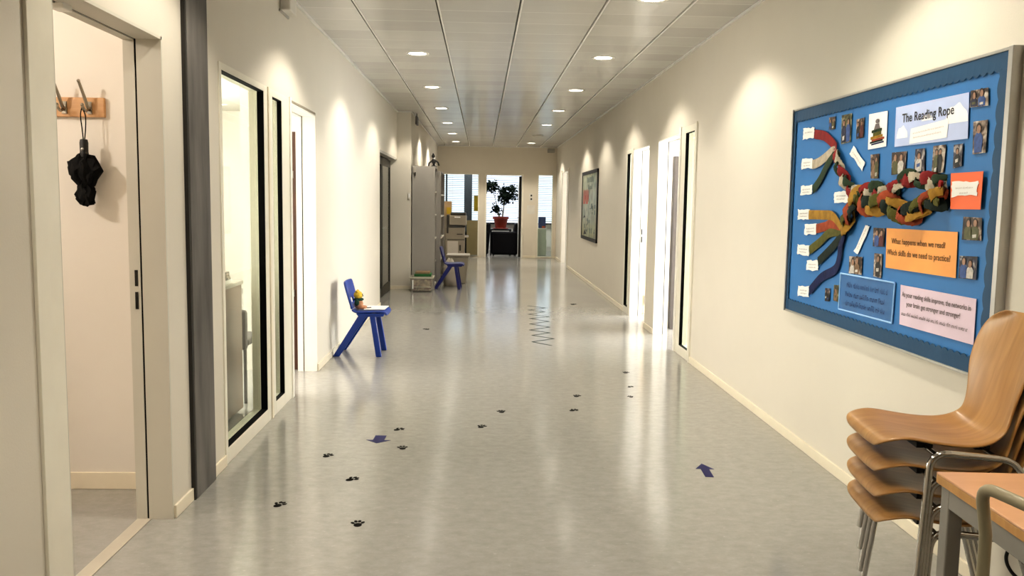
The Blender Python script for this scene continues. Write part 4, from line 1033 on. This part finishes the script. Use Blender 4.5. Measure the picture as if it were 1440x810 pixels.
for k, (p, cv, m, lb) in enumerate(photos):
    o, q = card('photograph', lb, 'photo', p, cv, M[m], group='photographs on the display board', off=.005)
    wide = (q[1]-q[0]).length > .75*(q[3]-q[0]).length
    for uc in ((.30, .68) if wide else (.5,)):
        uc += rq.uniform(-.08, .08); hv = rq.uniform(.22, .34); hw = .11 if wide else .17
        asp = (q[1]-q[0]).length/(q[3]-q[0]).length; hh = hw*asp*1.15
        el_ = lambda cu, cv2, a, b: [onq(q, cu+a*cos(2*pi*t_/10), cv2+b*sin(2*pi*t_/10), .0013) for t_ in range(10)]
        bw = hw*1.9; b0 = hv+hh*.8
        body = [onq(q, max(.02, min(.98, a)), b, .0013) for a, b in ((uc-bw*.45, b0), (uc+bw*.45, b0), (uc+bw, b0+.14), (uc+bw*.85, .97), (uc-bw*.85, .97), (uc-bw, b0+.14))]
        pb = MB().prism(body, (-.0002, 0, 0)).build('printed_figure', rq.choice(pal), o)
        MB().prism([v-Vector((.0004, 0, 0)) for v in el_(uc, hv-hh*.25, hw*1.1, hh*1.05)], (-.0002, 0, 0)).build('printed_hair', hair, pb)
        MB().prism([v-Vector((.0008, 0, 0)) for v in el_(uc+hw*.1, hv+hh*.1, hw*.85, hh*.9)], (-.0002, 0, 0)).build('printed_face', skin, pb)
        if rq.random() < .7:
            v0 = rq.uniform(.62, .8); MB().prism([onq(q, uc-bw*.5, v0, .0022), onq(q, uc+bw*.5, v0-.03, .0022), onq(q, uc+bw*.45, v0+.12, .0022), onq(q, uc-bw*.45, v0+.14, .0022)], (-.0002, 0, 0)).build('printed_book', rq.choice(pal[3:6]), pb)

# ---- the braided fabric rope
def c1(x, y): return (1115+x/6.75, 170+y/6.75)
def c2_(x, y): return (1115+x/5.79, 285+y/5.79)
def c3(x, y): return (1170+x/4.5, 220+y/4.5)
rope = thing('fabric_rope', 'braided rope of coloured fabric strips spreading into eight ribbons on the blue board', 'rope', tuple(B(1240, 270)))
UPB = [c1(410, 270), c1(460, 380), c1(490, 470), c1(545, 580), c1(620, 680), c3(205, 235)]
UPM = [c3(205, 235), c3(250, 215), c3(310, 215), c3(370, 235), c3(430, 200), c3(490, 140), c3(560, 150), c3(640, 160), c3(750, 165)]
LOB = [c2_(410, 235), c3(110, 440), c3(150, 370), c3(185, 290), c3(215, 250)]
LOM = [c3(215, 250), c3(260, 310), c3(320, 310), c3(390, 290), c3(440, 330), c3(500, 362), c3(555, 360), c3(615, 315), c3(675, 275), c3(750, 262)]
def dens(px, step=1.6):
    P = catmull([Vector((a, b, 0)) for a, b in px], 10); out = [P[0]]; acc = 0
    for a, b in zip(P, P[1:]):
        n = max(1, int((b-a).length/step))
        for k in range(1, n+1): out.append(a.lerp(b, k/n))
    return out
def strand(head, braid, phase, period, amp, m, name, w=.026, wb=.030, lift0=.010, lift1=.030):
    pts = []; rad = []; fla = []
    hp = dens(head, 3)
    for i, p in enumerate(hp): pts.append(B(p.x, p.y, .008+.004*i/len(hp))); rad.append(w*1.0); fla.append(.07)
    bp3 = dens(braid, 1.4); s = 0
    W = [B(p.x, p.y) for p in bp3]
    for i, p in enumerate(W):
        tg = (W[min(i+1, len(W)-1)] - W[max(i-1, 0)]).normalized(); nr = Vector((0, -tg.z, tg.y))
        if i: s += (p-W[i-1]).length
        ph = 2*pi*s/period + phase
        ease = min(1, i/14)
        pts.append(p + nr*amp*sin(ph)*ease - Vector((lift0 + lift1*ease*(.5+.5*sin(2*ph)), 0, 0)))
        rad.append((w*(1-ease)+wb*ease)*(.90+.28*sin(ph*1.7+phase))); fla.append(.07*(1-ease)+(.20+.12*sin(ph*2.3+phase))*ease)
    # thin out
    mb = MB().tube(pts, rad, 12, flat=fla, up=(1, 0, 0)); nh = len(hp)*12; rj = random.Random(hash(len(pts)) + int(phase*100))
    mb.v = [v if i < nh else (v[0]+rj.uniform(-.003, .003), v[1]+rj.uniform(-.0035, .0035), v[2]+rj.uniform(-.003, .003)) for i, v in enumerate(mb.v)]
    mb.build(name, m, rope, smooth=35)
upper = [([c1(205, 125), c1(300, 145), c1(370, 205), c1(410, 260)], 'fab_red', 'red_strip'), ([c1(185, 415), c1(240, 395), c1(320, 335), c1(405, 255)], 'fab_white', 'pale_strip'), ([c1(190, 655), c1(255, 560), c1(320, 430), c1(400, 290)], 'fab_green', 'green_strip')]
for k, (h, m, nm) in enumerate(upper): strand(h, UPB+UPM[1:], k*2*pi/3, .30, .019, M[m], nm, wb=.023, lift1=.026)
lower = [([c2_(130, 98), c2_(240, 100), c2_(325, 115), c2_(390, 215)], 'fab_ochre', 'ochre_strip'), ([c2_(190, 212), c2_(260, 195), c2_(310, 180), c2_(400, 230)], 'fab_rust', 'rust_strip'), ([c2_(135, 388), c2_(220, 320), c2_(300, 245), c2_(400, 235)], 'fab_olive', 'olive_strip'),
         ([c2_(205, 480), c2_(270, 415), c2_(340, 340), c2_(400, 260)], 'fab_darkgreen', 'dark_green_strip'), ([c2_(135, 718), c2_(230, 610), c2_(340, 545), c2_(375, 450), c2_(385, 350), c2_(410, 265)], 'fab_navy', 'navy_strip')]
for k, (h, m, nm) in enumerate(lower): strand(h, LOB+LOM[1:], k*2*pi/5, .40, .026 if k < 4 else .012, M[m], nm, wb=.025 if k < 4 else .018, lift0=.010 if k < 4 else .003, lift1=.040 if k < 4 else .006)

# ================================================================== FLOOR MARKINGS
def paw(label, px, py, rot=0.0, s=1.0, flat=False):
    c = fl(px, py); mb = MB()
    def disc(cx, cy, rx, ry, a=0):
        pts = []
        for k in range(12):
            x_, y_ = rx*cos(2*pi*k/12), ry*sin(2*pi*k/12); x2, y2 = x_*cos(a)-y_*sin(a)+cx, x_*sin(a)+y_*cos(a)+cy
            pts.append((c.x + s*(x2*cos(rot)-y2*sin(rot)), c.y + s*(x2*sin(rot)+y2*cos(rot)), .0002))
        mb.prism(pts, (0, 0, .0008))
    disc(0, -.012, .020, .024); 
    for dx, dy, a in ((-.024, .016, .5), (-.009, .034, .15), (.009, .034, -.15), (.024, .016, -.5)): disc(dx, dy, .0085, .014, a)
    tag(mb.build('paw_print_sticker', M['sticker'], origin=(c.x, c.y, 0)), label, 'floor sticker', 'paw print stickers on the floor')
paws = [(392, 710, 'black paw print on the floor nearest the concrete column'), (503, 737, 'black paw print lowest in the picture, nearest the viewer'), (494, 674, 'black paw print right of and beyond the one by the column'),
        (460, 641, 'black paw print to the left of the blue arrow pointing at the viewer'), (566, 630, 'black paw print just right of the blue arrow pointing at the viewer'), (560, 604, 'black paw print just beyond the blue arrow pointing at the viewer'),
        (677, 600, 'nearer black paw print of the pair in mid corridor'), (705, 579, 'farther black paw print of the pair in mid corridor'), (806, 577, 'nearer black paw print of the pair right of mid corridor'), (811, 557, 'farther black paw print of the pair right of mid corridor'),
        (887, 558, 'faint paw print on the right, nearest of three in a line'), (886, 544, 'faint paw print on the right, middle of three in a line'), (880, 524, 'dark paw print on the right, farthest of three in a line')]
for k, (a, b, lb) in enumerate(paws): paw(lb, a, b, .5*sin(k*2.1)-.3, .92 if k not in (10, 11) else .7)
paw('lone black paw print in front of the doors on the left, beyond the blue chair', 600, 463, .4, 1.15); paw('lone black paw print beside the zigzag line towards the poster', 806, 428, -.4, 1.4)
def arrow(label, tail, tip, w=.05):
    a = fl(*tail); b = fl(*tip); d = (b-a); ln = d.length; d.normalize(); n_ = Vector((-d.y, d.x, 0)); h = ln*.42
    k = b-d*h
    pts = [a-n_*w*.5, k-n_*w*.5, k-n_*w*1.1, b, k+n_*w*1.1, k+n_*w*.5, a+n_*w*.5]
    pts = [Vector((p.x, p.y, .0002)) for p in pts]
    tag(MB().prism(pts, (0, 0, .0008)).build('arrow_sticker', M['sticker_blue'], origin=(a.x, a.y, 0)), label, 'floor sticker', 'blue arrow stickers on the floor')
arrow('dark blue floor arrow pointing towards the viewer, left of mid corridor', (536, 612.5), (529.5, 623.5), .068)
arrow('dark blue floor arrow pointing away along the right side of the corridor', (998, 671), (986.5, 652), .046)
zz = [(742, 430), (767, 433), (743, 436), (766, 438.5), (743, 442), (772, 445.5), (745, 448), (772, 452), (745, 455.5), (773, 460), (745, 464), (773, 468), (748.5, 471.5), (779, 476.3), (748.5, 480.7), (776, 486)]
zp = [fl(*p) for p in zz]; mb = MB()
for a, b in zip(zp, zp[1:]):
    d = (b-a).normalized(); n_ = Vector((-d.y, d.x, 0))*.011
    mb.prism([(p.x, p.y, .0002) for p in (a-n_, b-n_, b+n_, a+n_)], (0, 0, .0008))
tag(mb.build('zigzag_sticker', M['sticker_line']), 'thin grey zigzag line stuck along the corridor floor', 'floor sticker')

# ================================================================== STACK OF PLYWOOD CHAIRS
def ply_chair(label, loc, rotz):
    t = thing('plywood_chair', label, 'chair', loc, rotz, 'stacked plywood chairs')
    zs = .447
    prof = [(.224, -.036, .120), (.231, -.024, .158), (.225, -.008, .182), (.198, .003, .196), (.15, .004, .200), (.09, -.006, .205), (.02, -.016, .203), (-.05, -.020, .196), (-.105, -.012, .182), (-.145, .010, .168), (-.170, .045, .160), (-.186, .090, .160), (-.200, .140, .172), (-.214, .20, .192), (-.230, .26, .200), (-.245, .31, .194), (-.257, .35, .172), (-.265, .378, .135), (-.270, .395, .080)]
    nv = 16; vs = []
    for i, (x, z, w) in enumerate(prof):
        for k in range(nv+1):
            u = 2*k/nv-1
            if i <= 9: vs.append((x, u*w, zs + z + .014*u*u*(1 if i > 3 else .3)))
            else: vs.append((x + .030*u*u*min(1, (i-9)/4), u*w, zs + z))
    fs = [(i*(nv+1)+k, i*(nv+1)+k+1, (i+1)*(nv+1)+k+1, (i+1)*(nv+1)+k) for i in range(len(prof)-1) for k in range(nv)]
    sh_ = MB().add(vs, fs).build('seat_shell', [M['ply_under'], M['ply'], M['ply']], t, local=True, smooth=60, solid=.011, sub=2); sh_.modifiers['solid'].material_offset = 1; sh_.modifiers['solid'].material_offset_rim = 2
    r = .0115; zf = zs-.022
    for s in (-1, 1):
        yt = s*.222
        def bend(p0, p1, p2, rad=.055, n=7):
            p0, p1, p2 = Vector(p0), Vector(p1), Vector(p2); a = p1+(p0-p1).normalized()*rad; b = p1+(p2-p1).normalized()*rad
            return [a.lerp(p1, k/n).lerp(p1.lerp(b, k/n), k/n) for k in range(n+1)]
        F, A, Bq, G = (.128, s*.268, 0), (.090, yt, zf+.004), (-.165, yt, zf-.012), (-.295, s*.262, 0)
        bA, bB = bend(F, A, Bq), bend(A, Bq, G); mid = bA[-1].lerp(bB[0], .5)
        MB().tube([Vector(F)]+bA, r, 12).build('leg', M['chrome'], t, local=True, smooth=50)
        MB().tube([bA[-1], mid, bB[0]], r, 12).build('side_rail', M['chrome'], t, local=True, smooth=50)
        MB().tube(bB+[Vector(G)], r, 12).build('leg', M['chrome'], t, local=True, smooth=50)
    for x_, zo in ((.07, -.008), (-.11, -.010)):
        MB().tube([(x_, -.222, zf+zo), (x_, -.17, zf+zo+.001), (x_, .17, zf+zo+.001), (x_, .222, zf+zo)], .008, 10).build('cross_bar', M['chrome'], t, local=True, smooth=50)
    MB().box(.045, .095, -.12, .12, zs-.034, zs-.017).box(-.135, -.09, -.11, .11, zs-.036, zs-.022).build('seat_mount', M['black'], t, local=True)
    return t
sx, sy, sr = 1.510, 2.715, radians(173)
pc0 = ply_chair('bottom chair of the plywood stack, standing on the floor', (sx+.018, sy, 0), sr)
names = ['second plywood chair from the floor in the stack', 'plywood chair directly below the top one of the stack', 'top plywood chair of the stack with its whole curved back showing']
for k in range(3): dup(pc0, (sx+.018-.006*(k+1), sy-.001*k, .085*(k+1)), sr, names[k])

# ================================================================== TABLE AT BOTTOM RIGHT
TZ = .72
ta = fl(1317, 663, TZ); rt = radians(-3.2)
t = thing('school_table', 'beech-topped table on a grey steel frame in front of the stacked chairs', 'table', (ta.x, ta.y, 0), rt)
WX, WY = .60, 1.30
MB().box(0, WX, -WY, 0, TZ-.006, TZ).build('table_top', M['table_top'], t, local=True, bevel=.002)
MB().box(.0, WX, -WY, 0, TZ-.030, TZ-.006).build('edge_band', M['table_edge'], t, local=True, bevel=.002)
MB().box(.010, .028, -WY+.07, -.055, TZ-.085, TZ-.030).build('apron', M['table_frame'], t, local=True, bevel=.003)
MB().box(WX-.045, WX-.020, -WY+.07, -.055, TZ-.085, TZ-.030).build('apron', M['table_frame'], t, local=True, bevel=.003)
MB().box(.055, WX-.06, -.05, -.025, TZ-.085, TZ-.030).build('apron', M['table_frame'], t, local=True, bevel=.003)
MB().box(.055, WX-.06, -WY+.025, -WY+.05, TZ-.085, TZ-.030).build('apron', M['table_frame'], t, local=True, bevel=.003)
for dx in (.010, WX-.06):
    for dy in (-.056, -WY+.016): MB().box(dx, dx+.040, dy, dy+.045, 0, TZ-.030).build('leg', M['table_frame'], t, local=True, bevel=.004)
# khaki bent tube frame in front of the table
A = atY(1380, 683, 1.5); Bp = fl(1446, 712, A.z)
dv = Vector((Bp.x-A.x, Bp.y-A.y, 0)).normalized(); E_ = A + dv*.42
def rbend(p0, p1, p2, rad=.05, n=6):
    a = p1+(p0-p1).normalized()*rad; b = p1+(p2-p1).normalized()*rad
    return [a.lerp(p1, k/n).lerp(p1.lerp(b, k/n), k/n) for k in range(n+1)]
t = thing('steel_frame', 'khaki bent steel tube frame in front of the beech table', 'frame', (A.x, A.y, 0))
A0 = Vector((A.x+.016, A.y, .0)); E0 = Vector((E_.x, E_.y, .0))
K_ = atY(1386, 752, 1.5); MB().tube([A0, Vector((K_.x, K_.y, K_.z-.05)), K_]+rbend(K_, A, E_, .035)+rbend(A, E_, E0)+[E0], .0112, 14).build('bent_tube', M['khaki'], t, smooth=50)
MB().tube([A0.lerp(A, .25), E0.lerp(E_, .25)], .011, 10).build('cross_bar', M['khaki'], t, smooth=50)
for p in (A0, E0):
    f_ = Vector((dv.y, -dv.x, 0)); MB().tube([Vector((p.x, p.y, .014)) - f_*.18, Vector((p.x, p.y, .014)) + f_*.12], .0145, 10).build('foot_tube', M['khaki'], t, smooth=50)
# black cable hanging at the back of the table
cp_ = [atY(*p, 2.03) for p in [(1446, 774), (1432, 768), (1420, 772), (1415, 783), (1418, 797), (1430, 812), (1450, 820)]]
tag(MB().tube(catmull(cp_, 6), .0045, 8).build('cable', M['black'], smooth=50), 'black cable loop hanging under the beech table', 'cable')

# ================================================================== LIGHT
def area(name, loc, rot, sx_, sy_, e, col):
    li = bpy.data.lights.new(name, 'AREA'); li.shape = 'RECTANGLE'; li.size = sx_; li.size_y = sy_; li.energy = e; li.color = col
    o = bpy.data.objects.new(name, li); COL.objects.link(o); o.location = loc; o.rotation_euler = rot; return o
area('added_office_light_left', (-4.9, 8.2, 1.6), (0, radians(-90), 0), 1.8, 6.5, 420, (1, .96, .89))  # added area lamp for assumed daylight; left office has no window
area('added_office_light_right', (5.3, 9.8, 1.6), (0, radians(90), 0), 1.8, 5.5, 430, (.96, .98, 1))  # bare area lamp added as assumed daylight across the corridor, no window built
area('added_office_light_far', (4.1, 19.5, 1.6), (0, radians(90), 0), 1.8, 3, 70, (1, .96, .9))  # added area lamp lighting the far right doorway
area('end_office_fill', (0, 23.6, 2.74), (0, 0, 0), 4, 1.4, 60, (.97, .98, 1))  # added overhead fill to brighten the end office, no fitting there
li = bpy.data.lights.new('assumed_cloakroom_lamp', 'POINT'); li.energy = 44; li.color = (1, .90, .80); li.shadow_soft_size = .06  # unseen lamp, its place assumed from the side the umbrella's shadow falls
o = bpy.data.objects.new('assumed_cloakroom_lamp', li); COL.objects.link(o); o.location = (-3.0, 2.75, 2.5)

w = bpy.data.worlds.new('sky'); bpy.context.scene.world = w; w.use_nodes = True
bg = w.node_tree.nodes['Background']
st = w.node_tree.nodes.new('ShaderNodeTexSky'); st.sky_type = 'HOSEK_WILKIE'; st.turbidity = 6; st.sun_direction = (.3, -.6, .7)
mxw = w.node_tree.nodes.new('ShaderNodeMix'); mxw.data_type = 'RGBA'; mxw.inputs['Factor'].default_value = .75; mxw.inputs['B'].default_value = (.84, .91, 1, 1)
w.node_tree.links.new(st.outputs[0], mxw.inputs['A']); w.node_tree.links.new(mxw.outputs['Result'], bg.inputs['Color'])
bg.inputs['Strength'].default_value = 1.75

# ================================================================== CAMERA
cam = bpy.data.cameras.new('camera'); cam.sensor_width = 36; cam.sensor_fit = 'HORIZONTAL'; cam.lens = FPX/1440*36; cam.clip_start = .05
co = bpy.data.objects.new('camera', cam); COL.objects.link(co)
m4 = Matrix((AX_R, -AX_D, -_f)).transposed().to_4x4(); m4.translation = CAM
co.matrix_world = m4
sc = bpy.context.scene
sc.camera = co
sc.view_settings.view_transform = 'Standard'; sc.view_settings.look = 'Medium High Contrast'; sc.view_settings.exposure = .40; sc.view_settings.gamma = 1
sc.cycles.use_denoising = True; sc.cycles.max_bounces = 10; sc.cycles.diffuse_bounces = 6; sc.cycles.sample_clamp_indirect = 6
for ob in sc.objects:
    if '_wl' in ob: del ob['_wl']
